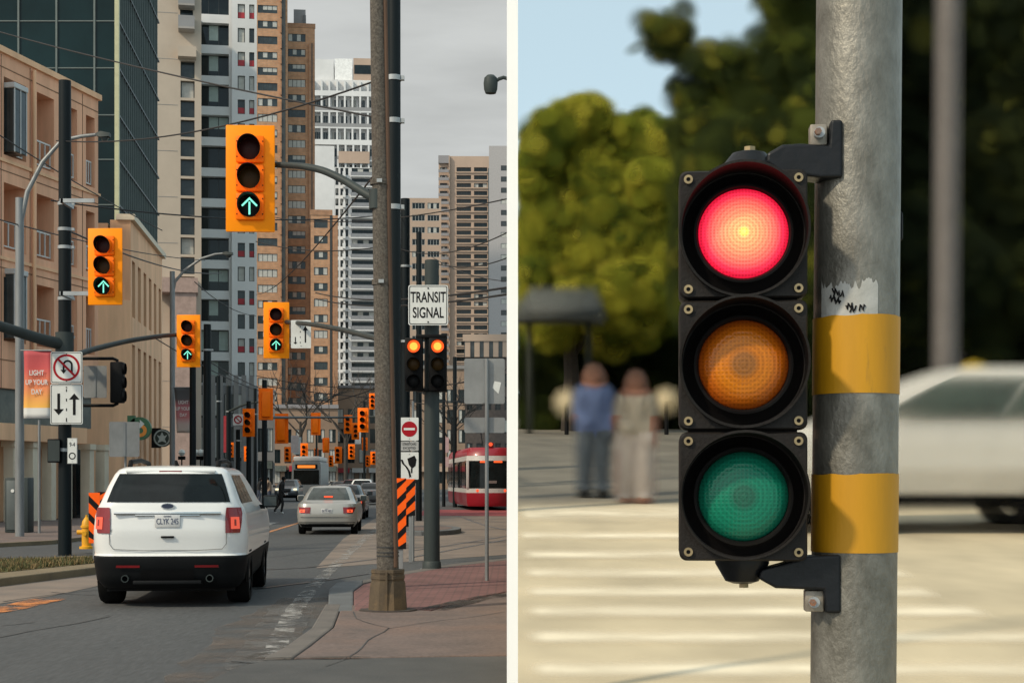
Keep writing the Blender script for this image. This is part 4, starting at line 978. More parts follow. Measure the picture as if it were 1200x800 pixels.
for y in (214, 331):
    z = wz(y, Yc) - KZ; mb = MB(); xx = -.0175 * z; mb.cyl((xx, 0, z - .03), (xx, 0, z + .03), .118, n=24, m=CONCPOLE); mb.box(xx - .03, xx + .03, -.14, -.09, z - .02, z + .02, CLAMP); mb.build('pole_band', o)
pole('black_steel_pole', 'tall black steel pole with pale clamps close behind the concrete pole', 461.5, 17, -60, 21.6, BLACKPOLE, None, None, clamps(92, 142, 243))
pole('black_steel_pole', 'shorter black steel pole between the concrete pole and the beige block', 475, 11.5, 233, 48, BLACKPOLE, None, None, clamps(312, 400))
pole('black_steel_pole', 'slim dark pole rising behind the transit signal sign', 491, 7, 272, 60, BLACKPOLE, None)
pole('black_steel_pole', 'tall black steel pole carrying signs and a mast arm on the grassy median', 76, 15.5, 95, 32.6, BLACKPOLE, None, None, clamps(239, 269, 290, 350, 395, 527))
gT = 'dark poles along the left pavement'
for px, w, yt, Y, lab in [(226, 8, 372, 66, 'dark pole behind the grey lamp post with the pink banner'), (243, 9.5, 380, 60, 'thick dark pole just right of the pink banner'), (256, 5, 440, 95, 'thin dark pole in front of the grey shop row'),
        (268, 6, 452, 88, 'dark pole left of the small no-turn sign'), (279, 5.5, 486, 72.5, 'dark post carrying the small no-turn sign'), (291.5, 6, 470, 73, 'dark post under the amber signal by the no-turn sign'), (299, 4, 455, 84, 'thin dark post left of the orange signal'),
        (310, 6.5, 445, 68, 'dark post of the far mast arm')]:
    pole('street_pole', lab, px, w, yt, Y, BLACKPOLE, gT, None, clamps(yt + 30))
for px, w, yt, Y, lab in [(520, 4, 430, 92, 'thin dark pole left of the tram'), (533, 5, 418, 90, 'dark pole rising beside the tram roof'), (371, 2.5, 505, 150, 'thin pole far off behind the bus'), (427, 3, 470, 110, 'thin pole close to the concrete pole, far off'), (480, 3.5, 520, 75, 'dark post behind the hazard board')]:
    pole('street_pole', lab, px, w, yt, Y, BLACKPOLE, 'dark poles farther along the street')
# lamp posts with curved arms
def lamp(label, px, w, ytop, Y, pts, head, m=GALV, flip=1):
    o = pole('street_lamp', label, px, w, ytop, Y, m, 'street lamps', cat='street lamp')
    x0 = wx(px, Y); P = [(wx(a, Y) - x0, 0, wz(b, Y)) for a, b in pts]
    mb = MB(); n = len(P); mb.tube(P, [w * .30 / F * Y * (1 - .45 * i / n) for i in range(n)], 10, m); mb.build('arm', o)
    hx, hz = wx(head[0], Y) - x0, wz(head[1], Y); L = head[2] / F * Y / 2
    mb = MB(); mb.loft([[(hx - L * flip, -.05, hz - .03), (hx - L * flip, .05, hz - .03), (hx - L * flip, .05, hz + .04), (hx - L * flip, -.05, hz + .04)],
                        [(hx - L * .3 * flip, -.13, hz - .08), (hx - L * .3 * flip, .13, hz - .08), (hx - L * .3 * flip, .1, hz + .08), (hx - L * .3 * flip, -.1, hz + .08)],
                        [(hx + L * flip, -.11, hz - .06), (hx + L * flip, .11, hz - .06), (hx + L * flip, .07, hz + .04), (hx + L * flip, -.07, hz + .04)]], DKGREEN)
    h = mb.build('lamp_head', o); mb = MB(); mb.lathe([(.001, hz - .2), (L * .4, hz - .16), (L * .55, hz - .08)], 'z', (hx + L * .2 * flip, 0, 0), 16, GLASS2); mb.build('lamp_bowl', h)
    return o
lamp('grey lamp post with a long upswept arm standing beside the utility cabinet', 23, 10.5, 232, 41, [(23, 300), (24, 262), (32, 225), (50, 190), (72, 165), (95, 160), (112, 158)], (121, 158, 16))
lamp('grey lamp post with a curved arm hung with the pink banner', 202, 6.5, 318, 69, [(202, 345), (205, 330), (216, 317), (236, 303), (252, 298), (262, 297)], (267, 297, 12))
mb = MB(); Y = 29.; o = thing('street_lamp', 'dark street lamp whose bell head hangs into the grey sky beside the white divider', 'street lamp', (0.0, Y, 0), 0, 'street lamps')
mb.cyl((0.008, 0, 0), (0.008, 0, wz(70, Y)), .035, .03, 12, DKGREEN); mb.build('shaft', o)
mb = MB(); mb.tube([(0.008, 0, wz(98, Y)), (wx(597, Y), 0, wz(93, Y)), (wx(590, Y), 0, wz(91, Y)), (wx(584, Y), 0, wz(93, Y))], .035, 10, DKGREEN); mb.build('arm', o)
mb = MB(); mb.lathe([(.001, .18), (.07, .17), (.12, .12), (.135, .02), (.125, -.10), (.10, -.17), (.001, -.17)], 'z', (wx(575, Y), 0, wz(99, Y)), 24, DKGREEN); mb.box(wx(575, Y), wx(585, Y), -.05, .05, wz(96, Y), wz(92, Y), DKGREEN, bev=.03); mb.build('lamp_head', o)
# mast arms
def arm(label, pts, Ys, r0, r1, m=DKGREEN):
    P = [(wx(p[0], y), y, wz(p[1], y)) for p, y in zip(pts, Ys)]
    o = thing('mast_arm', label, 'mast arm', P[0], 0, 'mast arms carrying signals'); v0 = Vector(P[0]); n = len(P)
    Q = []
    for i in range(n - 1):
        for k in range(5): Q.append(Vector(P[i]).lerp(Vector(P[i + 1]), k / 5))
    Q.append(Vector(P[-1]))
    for _ in range(3): Q = [Q[0]] + [(Q[i - 1] + Q[i] * 2 + Q[i + 1]) / 4 for i in range(1, len(Q) - 1)] + [Q[-1]]
    mb = MB(); mb.tube([q - v0 for q in Q], [r0 + (r1 - r0) * i / (len(Q) - 1) for i in range(len(Q))], 12, m); mb.build('arm_tube', o)
    mb = MB(); mb.cyl((0, -.02, -r0 * 2), (0, -.02, r0 * 2), r0 * 1.5, n=12, m=m); mb.build('arm_clamp', o)
    return o
arm('dark mast arm from the concrete pole to the largest signal', [(441, 234), (425, 225), (405, 212), (378, 199), (350, 194), (318, 193)], [17.7, 17.8, 17.95, 18.1, 18.3, 18.6], .055, .035)
arm('dark mast arm from the black pole to the two-arrow sign and its signal', [(463, 402), (440, 396), (405, 387), (368, 380), (334, 377)], [21.7, 24, 28, 32.5, 36.2], .05, .05)
arm('dark mast arm reaching left out of the picture from the signed black pole', [(76, 404), (50, 398), (0, 382), (-40, 370)], [32.5, 32, 31, 30], .13, .10)
arm('dark mast arm curving from the signed black pole to the signal at the right', [(78, 420), (105, 410), (150, 399), (192, 393), (212, 392)], [32.6, 34, 36, 37.6, 38.3], .07, .05)
arm('far mast arm carrying a row of orange signals across the street', [(309, 489), (350, 489), (400, 489), (445, 488)], [68, 84, 96, 92], .07, .06)
arm('thin far mast arm rising above the no-turn sign', [(268, 482), (285, 474), (300, 471), (312, 470)], [88, 86, 84, 82], .07, .05)
for y0 in (243, 349):
    Y = 32.4; o = thing('signal_bracket', f'steel bracket holding the signal to the black pole at its {"top" if y0 < 300 else "bottom"}', 'bracket', (wx(84, Y), Y, wz(y0, Y)))
    mb = MB(); L = wx(122, Y) - wx(84, Y); mb.box(0, L, -.8, -.74, -.04, .04, CLAMP); mb.box(-.02, .05, -.8, 0, -.04, .04, CLAMP); mb.build('bracket_bar', o)
# transit signal: grey pole, sign and twin heads
Yt = 26.2
def tsx(o, r, h, Y):
    mb = MB(); mb.lathe([(r * 1.0, .22), (r * 1.12, .2), (r * 1.2, .06), (r * 1.42, .05), (r * 1.42, 0)], 'z', (0, 0, 0), 24, DKGREEN)
    for i in range(6): t = i * 1.047; mb.cyl((r * 1.3 * math.cos(t), r * 1.3 * math.sin(t), .05), (r * 1.3 * math.cos(t), r * 1.3 * math.sin(t), .09), .02, n=6, m=CLAMP)
    mb.build('base_flange', o)
    for y in (395, 457):
        mb = MB(); z = wz(y, Y); mb.box(-.26, .26, -r - .06, r, z - .03, z + .03, BLK, bev=.01); mb.build('bracket', o)
pole('transit_signal_pole', 'thick dark grey pole with a flanged foot holding the transit signal sign', 506, 19, 305, Yt, DKGREEN, None, .12, tsx)
def rrect(w, h, r, n=5):
    P = []
    for cx, cz, a in ((w / 2 - r, -h / 2 + r, -90), (w / 2 - r, h / 2 - r, 0), (-w / 2 + r, h / 2 - r, 90), (-w / 2 + r, -h / 2 + r, 180)):
        for i in range(n + 1): t = R(a + 90 * i / n); P.append((cx + r * math.cos(t), cz + r * math.sin(t)))
    return P
def sign(name, label, px0, px1, py0, py1, Y, m=SIGNW, rz=0., border=True, group=None, cat='sign', rad=.05, back=True):
    w, h = (px1 - px0) / F * Y, (py1 - py0) / F * Y
    mb = MB(); P = rrect(w, h, rad * w); mb.plate(P, -.006, .006, m); o = mb.build(name, smooth=False, loc=(wx((px0 + px1) / 2, Y), Y, wz((py0 + py1) / 2, Y)), rot=rz); tag(o, label, cat, group)
    if border:
        mb = MB(); a, b = rrect(w * .95, h - .05 * w, rad * w * .8), rrect(w * .95 - .016 * w * 2, h - .05 * w - .032 * w, rad * w * .7); n = len(a)
        for i in range(n): mb.face([(a[i][0], -.009, a[i][1]), (a[(i + 1) % n][0], -.009, a[(i + 1) % n][1]), (b[(i + 1) % n][0], -.009, b[(i + 1) % n][1]), (b[i][0], -.009, b[i][1])], SIGNK if m is SIGNW else SIGNW)
        mb.build('border', o, smooth=False)
    if back:
        mb = MB(); mb.box(-.04, .04, .008, .06, -h * .4, h * .4, STEELG)
        for z in (-h * .42, h * .42): mb.cyl((0, -.014, z), (0, -.006, z), w * .02, n=8, m=SIGNK)
        mb.build('fixing', o)
    return o, w, h
def up_arrow(o, x, z0, z1, w, m=SIGNK, head=.28):
    mb = MB(); s_ = 1 if z1 > z0 else -1; L = abs(z1 - z0); hz = z1 - s_ * L * head
    P = [(x - w * .5, z0), (x + w * .5, z0), (x + w * .5, hz), (x + w * 1.9, hz - s_ * L * .0), (x, z1), (x - w * 1.9, hz), (x - w * .5, hz)]
    mb.plate(P if s_ > 0 else P[::-1], -.010, -.006, m); return mb.build('arrow', o, smooth=False)
o, w, h = sign('transit_signal_sign', 'white sign reading TRANSIT SIGNAL above the twin red lamps', 478.5, 525, 334, 381, 25.95)
text('TRANSIT', h * .37, SIGNK, o, (0, -.008, h * .185), 'lettering', .60, bold=.004); text('SIGNAL', h * .37, SIGNK, o, (0, -.008, -h * .2), 'lettering', .62, bold=.004)
for px, lab in ((485, 'black transit signal head with its top lamp lit, on the left of the grey pole'), (513, 'black transit signal head with its top lamp lit, on the right of the grey pole')):
    Y = 26.0; k = Y / F; o = thing('transit_signal', lab, 'traffic light', (wx(px, Y), Y, wz(427, Y)), 0, 'twin transit signals')
    mb = MB(); mb.box(-10.5 * k, 10.5 * k, -.04, .14, -31 * k, 31 * k, BLK, bev=.02); mb.build('housing', o)
    for i, z in enumerate((21 * k, 0, -20 * k)):
        mb = MB(); mb.lathe([(7.4 * k, -.05), (7.8 * k, -.16)], 'y', (0, 0, z), 24, BLK); mb.build('visor', o)
        mb = MB(); mb.lathe([(.001, -.075), (4 * k, -.07), (7.3 * k, -.05)], 'y', (0, 0, z), 24, REDL if i == 0 else (LENSA if i == 1 else BLK)); l = mb.build('lens', o)
        if i == 0: mb = MB(); mb.lathe([(.001, -.082), (4.6 * k, -.075)], 'y', (0, 0, z), 20, HOTL); mb.build('lamp_core', l)
# no-entry, tab, keep-right cluster on its post
pole('sign_post', 'slim grey post behind the no entry sign', 484, 3.2, 470, 30.2, GALV, 'thin sign posts')
o, w, h = sign('no_entry_sign', 'white square sign with a red no entry disc beside the concrete pole', 469, 490.5, 489, 516, 30, border=False)
mb = MB(); mb.ring(.001, w * .42, -.010, -.006, (0, 0), 32, SIGNR); d = mb.build('red_disc', o, smooth=False); mb = MB(); mb.box(-w * .3, w * .3, -.013, -.010, -w * .06, w * .06, SIGNW); mb.build('white_bar', d, smooth=False)
o, w, h = sign('sign_tab', 'small grey tab lettered STREETCARS EXCEPTED under the no entry sign', 469, 490.5, 517, 528, 30, border=False, m=mat('tab_grey', (.36, .36, .35), .6))
text('STREETCARS', h * .36, SIGNK, o, (0, -.008, h * .2), 'lettering', .72); text('EXCEPTED', h * .36, SIGNK, o, (0, -.008, -h * .22), 'lettering', .8)
o, w, h = sign('turn_arrow_sign', 'white sign with a black swerving arrow and obstacle mark above the hazard boards', 469, 490.5, 529.5, 561.5, 30, border=False)
mb = MB(); mb.plate([(-.04, .14), (.10, .2), (.14, .12), (.12, .0), (.05, -.06), (-.01, .02)], -.010, -.006, SIGNK); mb.plate([(.03, -.05), (.06, -.05), (.06, -.14), (.03, -.14)], -.010, -.006, SIGNK); mb.build('obstacle_mark', o, smooth=False)
mb = MB(); pts = [(-.15, .12), (-.12, .04), (-.06, -.02), (-.01, -.1), (.02, -.22)]
for (x0, z0), (x1, z1) in zip(pts, pts[1:]): mb.plate([(x0 - .02, z0), (x1 - .02, z1), (x1 + .02, z1), (x0 + .02, z0)], -.010, -.006, SIGNK)
mb.build('arrow', o, smooth=False)
def hazard(label, px0, px1, py0, py1, Y, flip=1, rz=0.):
    w, h = (px1 - px0) / F * Y, (py1 - py0) / F * Y
    mb = MB(); mb.plate([(-w / 2, -h / 2), (w / 2, -h / 2), (w / 2, h / 2), (-w / 2, h / 2)], -.004, .008, HAZO)
    o = mb.build('hazard_board', smooth=False, loc=(wx((px0 + px1) / 2, Y), Y, wz((py0 + py1) / 2, Y)), rot=rz); tag(o, label, 'hazard board', 'striped hazard boards')
    z = -h / 2 - w; step = w * 1.55
    while z < h / 2:
        P = [(-w / 2, z), (w / 2, z + flip * w), (w / 2, z + flip * w + step * .42), (-w / 2, z + step * .42)]
        Q = [(x, min(max(q, -h / 2), h / 2)) for x, q in P]
        if max(q for _, q in Q) - min(q for _, q in Q) > .02 and abs((Q[3][1] - Q[0][1]) + (Q[2][1] - Q[1][1])) > .01:
            mb = MB(); mb.face([(x, -.007, q) for x, q in Q], HAZK); mb.build('stripe', o, smooth=False)
        z += step
    mb = MB(); mb.box(-.03, .03, .01, .06, -(wz((py0 + py1) / 2, Y)) + .02, h / 2, GALV); mb.build('stake', o, smooth=False)
    return o
hazard('orange and black striped hazard board nearest the concrete pole, the taller one', 463, 476, 560, 643, 21.0)
hazard('shorter orange and black striped hazard board just under the swerving arrow sign', 475, 486.5, 561, 604, 29.5)
hazard('orange and black striped hazard board behind the left corner of the white SUV', 104, 117, 577, 636, 27.5, -1)
hazard('orange striped board tilted behind the roof pillar of the SUV, by the yellow hydrant', 115, 124, 576, 600, 29, 1)
# backs of signs
def back(label, px0, px1, py0, py1, Y, rz=0., group='grey backs of signs'):
    o, w, h = sign('blank_sign', label, px0, px1, py0, py1, Y, STEELG, rz, False, group, back=False)
    mb = MB(); mb.box(-w * .04, w * .04, -.02, -.006, -h * .48, h * .48, GALV); mb.build('stiffener', o, smooth=False); return o, w, h
pole('sign_post', 'tall thin grey post carrying two blank sign backs at the right of the street', 570.5, 4.6, 420, 22.9, GALV, 'thin sign posts')
o, w, h = back('large blank grey sign back with a white sticker above the tram', 544, 591.5, 420, 473, 22.95)
mb = MB(); mb.plate([(.12, -.10), (.21, -.19), (.25, -.02), (.15, .0)], -.010, -.006, SIGNW); mb.build('sticker', o, smooth=False)
back('narrow blank grey sign back under the large one', 544, 592, 489, 507, 22.95)
back('blank grey sign back beside the two-arrow sign on the black pole', 98, 125, 428.5, 466, 33.5)
back('tilted blank grey sign back in front of the green round shop sign', 128.5, 163, 494, 535, 38, R(12))
pole('sign_post', 'thin post under the tilted blank sign back', 147, 3, 500, 38.1, GALV, 'thin sign posts')
pole('sign_post', 'thin white-topped post left of the signed black pole', 46, 3.2, 492, 43.5, GALV, 'thin sign posts')
# signs on the left black pole
o, w, h = sign('no_u_turn_sign', 'white square sign with a red ring banning U-turns on the black pole', 59.5, 96.5, 412, 449, 32.2)
mb = MB(); mb.ring(w * .355, w * .425, -.011, -.008, (0, 0), 36, SIGNR); rg = mb.build('red_ring', o, smooth=False)
mb = MB(); d = .7071 * w * .37; e = .025 * w; mb.plate([(-d - e, d - e), (d - e, -d - e), (d + e, -d + e), (-d + e, d + e)], -.013, -.0112, SIGNR); mb.build('slash', rg, smooth=False)
mb = MB(); P = []
for rr, rev in ((.16, 0), (.10, 1)):
    A = [(w * (.04 + rr * math.cos(t)), w * (.08 + rr * math.sin(t))) for t in [math.pi * i / 12 for i in range(13)]]
    P.append(A)
for i in range(12): mb.face([(P[0][i][0], -.010, P[0][i][1]), (P[0][i + 1][0], -.010, P[0][i + 1][1]), (P[1][i + 1][0], -.010, P[1][i + 1][1]), (P[1][i][0], -.010, P[1][i][1])], SIGNK)
mb.box(w * .14, w * .20, -.0102, -.0098, -w * .16, w * .08, SIGNK); mb.box(-w * .12, -w * .06, -.0102, -.0098, -w * .08, w * .08, SIGNK)
mb.face([(-w * .19, -.010, -w * .07), (-w * .09, -.010, -w * .20), (w * .01, -.010, -w * .07)], SIGNK); mb.build('turn_arrow', o, smooth=False)
o, w, h = sign('two_way_sign', 'white sign with a down arrow and an up arrow below the no U-turn sign', 59, 97, 450, 497, 32.2)
up_arrow(o, -w * .24, h * .27, -h * .27, w * .085); up_arrow(o, w * .24, -h * .27, h * .27, w * .085)
for k in range(4): mb = MB(); z = h * (.38 - k * .24); mb.box(-w * .015, w * .015, -.010, -.006, z - h * .07, z, SIGNK); mb.build('dash', o, smooth=False)
o, w, h = sign('two_way_sign', 'small white sign with a dotted line and one bold up arrow right of a signal', 341, 364.5, 375, 408, 34.5, border=False)
up_arrow(o, w * .22, -h * .3, h * .3, w * .07)
for k in range(4): mb = MB(); z = h * (.3 - k * .19); mb.box(-w * .05, -w * .02, -.010, -.006, z - h * .05, z, SIGNK); mb.build('dash', o, smooth=False)
up_arrow(o, -w * .28, -h * .1, -h * .36, w * .05)
o, w, h = sign('parking_sign', 'small white two-part notice low on the signed black pole', 79, 90.5, 513, 543, 32.2, border=True)
text('9-4', h * .24, SIGNK, o, (0, -.009, h * .24), 'lettering', .7); mb = MB(); mb.ring(w * .25, w * .36, -.010, -.008, (0, -h * .2), 20, SIGNK); mb.build('ring_mark', o, smooth=False)
mb = MB(); mb.box(-.14, .12, -.12, .12, -.25, .25, BLK, bev=.02); o = mb.build('control_box', loc=(wx(65, 32.5), 32.5, wz(528, 32.5))); tag(o, 'black control box strapped to the left of the signed black pole', 'control box')
mb = MB(); mb.box(-.12, .12, .0, .003, -.22, .22, DKGREEN); mb.build('lid', o, loc=(0, -.123, 0))
# signal seen edge-on
Y = 33.2; k = Y / F; o = thing('side_signal', 'black three-lamp signal seen from behind on looped brackets by the black pole', 'traffic light', (wx(137.5, Y), Y, wz(448, Y)))
mb = MB(); mb.box(-7.5 * k, 7.5 * k, -.1, .14, -24 * k, 24 * k, BLK, bev=.03); mb.build('housing', o)
for i in range(3):
    z = (16 - 16 * i) * k; mb = MB(); mb.lathe([(7 * k, .0), (6.4 * k, .05)], 'x', (7 * k, 0, z), 16, BLK); mb.build('visor', o)
for z in (28 * k, -27 * k):
    mb = MB(); sg = 1 if z > 0 else -1; mb.tube([(-58 * k, 0, z), (-5 * k, 0, z), (0, 0, z - .04 * sg), (0, 0, z - 6 * k * sg)], .035, 8, BLK); mb.build('bracket', o)
# banners
def banner(label, px0, px1, py0, py1, Y, stops, words_, taper=0., rz=0.):
    w, h = (px1 - px0) / F * Y, (py1 - py0) / F * Y
    m, nt, N, L, b = nodes('banner_cloth'); tc = N.new('ShaderNodeTexCoord'); sx = N.new('ShaderNodeSeparateXYZ'); L.new(tc.outputs['Generated'], sx.inputs[0])
    cr = N.new('ShaderNodeValToRGB'); L.new(sx.outputs['Z'], cr.inputs[0]); e = cr.color_ramp.elements
    e[0].position, e[0].color = stops[0][0], (*stops[0][1], 1); e[1].position, e[1].color = stops[-1][0], (*stops[-1][1], 1)
    for p, c in stops[1:-1]: q = e.new(p); q.color = (*c, 1)
    L.new(cr.outputs[0], b.inputs['Base Color']); b.inputs['Roughness'].default_value = .7
    mb = MB(); rows = []
    for j in range(15):
        t = j / 14; row = []
        for i in range(7):
            u = i / 6 - .5; ww = w * (1 - taper * t * .9); row.append((u * ww + .02 * math.sin(t * 5) * w, .03 * w * math.sin(u * 5 + t * 4), h / 2 - t * h))
        rows.append(row)
    for A, B2 in zip(rows, rows[1:]):
        for i in range(6): mb.face([A[i], A[i + 1], B2[i + 1], B2[i]], m)
    o = mb.build('banner', loc=(wx((px0 + px1) / 2, Y), Y, wz((py0 + py1) / 2, Y)), rot=rz); tag(o, label, 'banner', 'banners on lamp posts')
    md = o.modifiers.new('s', 'SOLIDIFY'); md.thickness = .006
    for k, s_ in enumerate(words_): text(s_, h * .105, SIGNW, o, (-w * .02, -.05 * w - .004, h * (.17 - k * .14)), 'lettering', .75, bold=.003)
    mb = MB(); mb.cyl((-w * .62, 0, h / 2 + .01), (w * .52, 0, h / 2 + .01), .02, n=8, m=GALV); mb.build('banner_rod', o)
    return o
banner('red to yellow banner lettered LIGHT UP YOUR DAY on the grey lamp post', 28, 60, 411, 490, 40.7, [(0, (.62, .62, .60)), (.15, (.62, .62, .60)), (.16, (.80, .42, .07)), (.45, (.72, .22, .09)), (.75, (.55, .08, .08)), (1, (.42, .06, .07))], ['LIGHT', 'UP YOUR', 'DAY'])
banner('tapering grey and pink banner on the farther lamp post', 204, 227, 454, 507, 68.5, [(0, (.45, .40, .36)), (.2, (.45, .36, .34)), (.35, (.45, .16, .17)), (.6, (.38, .13, .15)), (.75, (.07, .07, .075)), (1, (.045, .045, .048))], ['LIGHT', 'UP YOUR', 'DAY'], .35)
for px0, px1, py0, py1, Y, c, lab in [(341, 350, 510, 530, 160, (.5, .42, .40), 'pale pink hanging banner far along on the left'), (344, 353, 512, 532, 170, (.5, .5, .48), 'white hanging banner behind the pale pink one'), (519, 526, 512, 530, 95, (.42, .30, .31), 'pinkish square notice left of the tram, the upper one'), (519, 526, 535, 547, 95, (.35, .36, .37), 'grey square notice left of the tram, the lower one'),
        (262, 267, 487, 530, 150, (.33, .02, .03), 'deep red vertical banner in front of the grey shop row'), (416, 423, 505, 520, 160, (.5, .5, .5), 'pale hanging sign near the concrete pole far off')]:
    o, w, h = sign('street_banner', lab, px0, px1, py0, py1, Y, mat('banner_%d' % px0, c, .7), border=False, group='small banners along the street', cat='banner', rad=.02)
# round shop signs
Y = 62.; o = thing('green_shop_sign', 'round green shop sign with a white arrow and orange curl on the arcade wall', 'shop sign', (wx(164, Y), Y, wz(502, Y))); rr = 13.5 / F * Y
GRN = mat('sign_green', (.03, .13, .055), .4)
mb = MB(); mb.ring(.001, rr, -.1, .1, (0, 0), 32, GRN); mb.box(-rr * 1.05, -rr * .4, -.1, .1, rr * .3, rr * 1.12, GRN); mb.build('disc', o)
mb = MB(); mb.ring(rr * .25, rr * .55, -.12, -.1, (rr * .1, -rr * .18), 24, mat('sign_orange', (.75, .25, .02), .4)); mb.build('orange_curl', o, smooth=False)
mb = MB(); mb.plate([(-rr * .35, rr * .05), (rr * .05, rr * .05), (rr * .05, -.0), (rr * .45, rr * .4), (rr * .05, rr * .75), (rr * .05, rr * .5), (-rr * .35, rr * .5)], -.125, -.1, SIGNW); mb.build('arrow', o, smooth=False)
Y = 70.; o = thing('coffee_shop_sign', 'round black shop sign with a pale emblem next to the grey lamp post', 'shop sign', (wx(190.5, Y), Y, wz(513, Y))); rr = 10.5 / F * Y
mb = MB(); mb.ring(.001, rr, -.1, .1, (0, 0), 32, mat('sign_black_green', (.012, .03, .025), .4)); mb.box(-rr * 1.2, -rr * .2, -.08, .08, -rr * 1.1, rr * 1.1, SIGNK); mb.build('disc', o)
mb = MB(); mb.ring(rr * .78, rr * .92, -.12, -.1, (0, 0), 28, mat('emblem_pale', (.40, .45, .43), .5)); mb.plate([(0, rr * .66), (rr * .22, rr * .2), (rr * .6, rr * .35), (rr * .3, -.1 * rr), (rr * .5, -rr * .55), (0, -rr * .35), (-rr * .5, -rr * .55), (-rr * .3, -.1 * rr), (-rr * .6, rr * .35), (-rr * .22, rr * .2)][::-1], -.12, -.1, mat('emblem_pale', (.40, .45, .43), .5)); mb.build('pale_emblem', o, smooth=False)
o, w, h = sign('no_turn_sign', 'small white no-turn sign on a dark post beside an amber signal', 273, 285, 485, 498, 72, border=False)
mb = MB(); mb.ring(w * .28, w * .4, -.02, -.008, (0, 0), 20, SIGNR); mb.plate([(-w * .3, w * .24), (w * .24, -w * .3), (w * .3, -w * .24), (-w * .24, w * .3)], -.022, -.008, SIGNR); mb.build('red_ring', o, smooth=False)
back('small grey tab under the small no-turn sign', 274, 284, 498.5, 503, 72)
# globe lamps in front of shops
for i, px in enumerate((213, 229, 235, 240)):
    Y = 130.; o = thing('globe_lamp', ['white globe lamp under the pink banner', 'first white globe lamp right of the pink banner', 'middle white globe lamp before the concrete podium', 'last white globe lamp, nearest the thick dark pole'][i], 'globe lamp', (wx(px, Y), Y, 0), 0, 'globe lamps by the podium')
    mb = MB(); mb.cyl((0, 0, 0), (0, 0, 3.6), .06, n=8, m=BLK); mb.box(-.3, .3, -.1, .1, 3.3, 3.6, BLK); mb.build('post', o); mb = MB(); mb.lathe([(.001, -.3), (.2, -.22), (.3, 0), (.2, .22), (.001, .3)], 'z', (0, 0, 3.9), 16, mat('globe_white', (.7, .68, .62), .4)); mb.build('globe', o)
# cabinet and hydrant
Y = 44.; o = thing('utility_cabinet', 'grey-green utility cabinet standing behind the grey lamp post', 'cabinet', (wx(22.5, Y), Y, .1))
wc = 27 / F * Y; hc = 64 / F * Y
mb = MB(); mb.box(-wc / 2, wc / 2, -.25, .3, 0, hc, DKGREEN, bev=.02); mb.build('body', o); mb = MB(); mb.box(-wc / 2 + .05, wc * .22, -.27, -.25, .08, hc - .08, mat('cabinet_door', (.075, .09, .09), .5), bev=.008); d = mb.build('door', o); mb = MB(); mb.cyl((0, -.29, hc * .76), (0, -.27, hc * .76), .05, n=12, m=SIGNW); mb.build('handle', d, loc=(-.1, 0, 0))
Y = 33.5; o = thing('fire_hydrant', 'yellow fire hydrant at the left of the white SUV', 'hydrant', (wx(101.5, Y), Y, .1))
k = 11. / F * Y; mb = MB(); mb.lathe([(k * .75, 0), (k * .75, .05), (k * .5, .06), (k * .5, .45), (k * .62, .46), (k * .62, .50), (k * .52, .51), (k * .45, .60), (k * .2, .68), (k * .12, .69), (k * .12, .74), (.001, .74)], 'z', (0, 0, 0), 20, HYDY); mb.build('barrel', o)
for a_, b_ in (((-k, 0, .36), (k, 0, .36)), ((0, -k, .33), (0, 0, .33))): mb = MB(); mb.cyl(a_, b_, k * .25, n=14, m=HYDY); mb.build('nozzle', o)
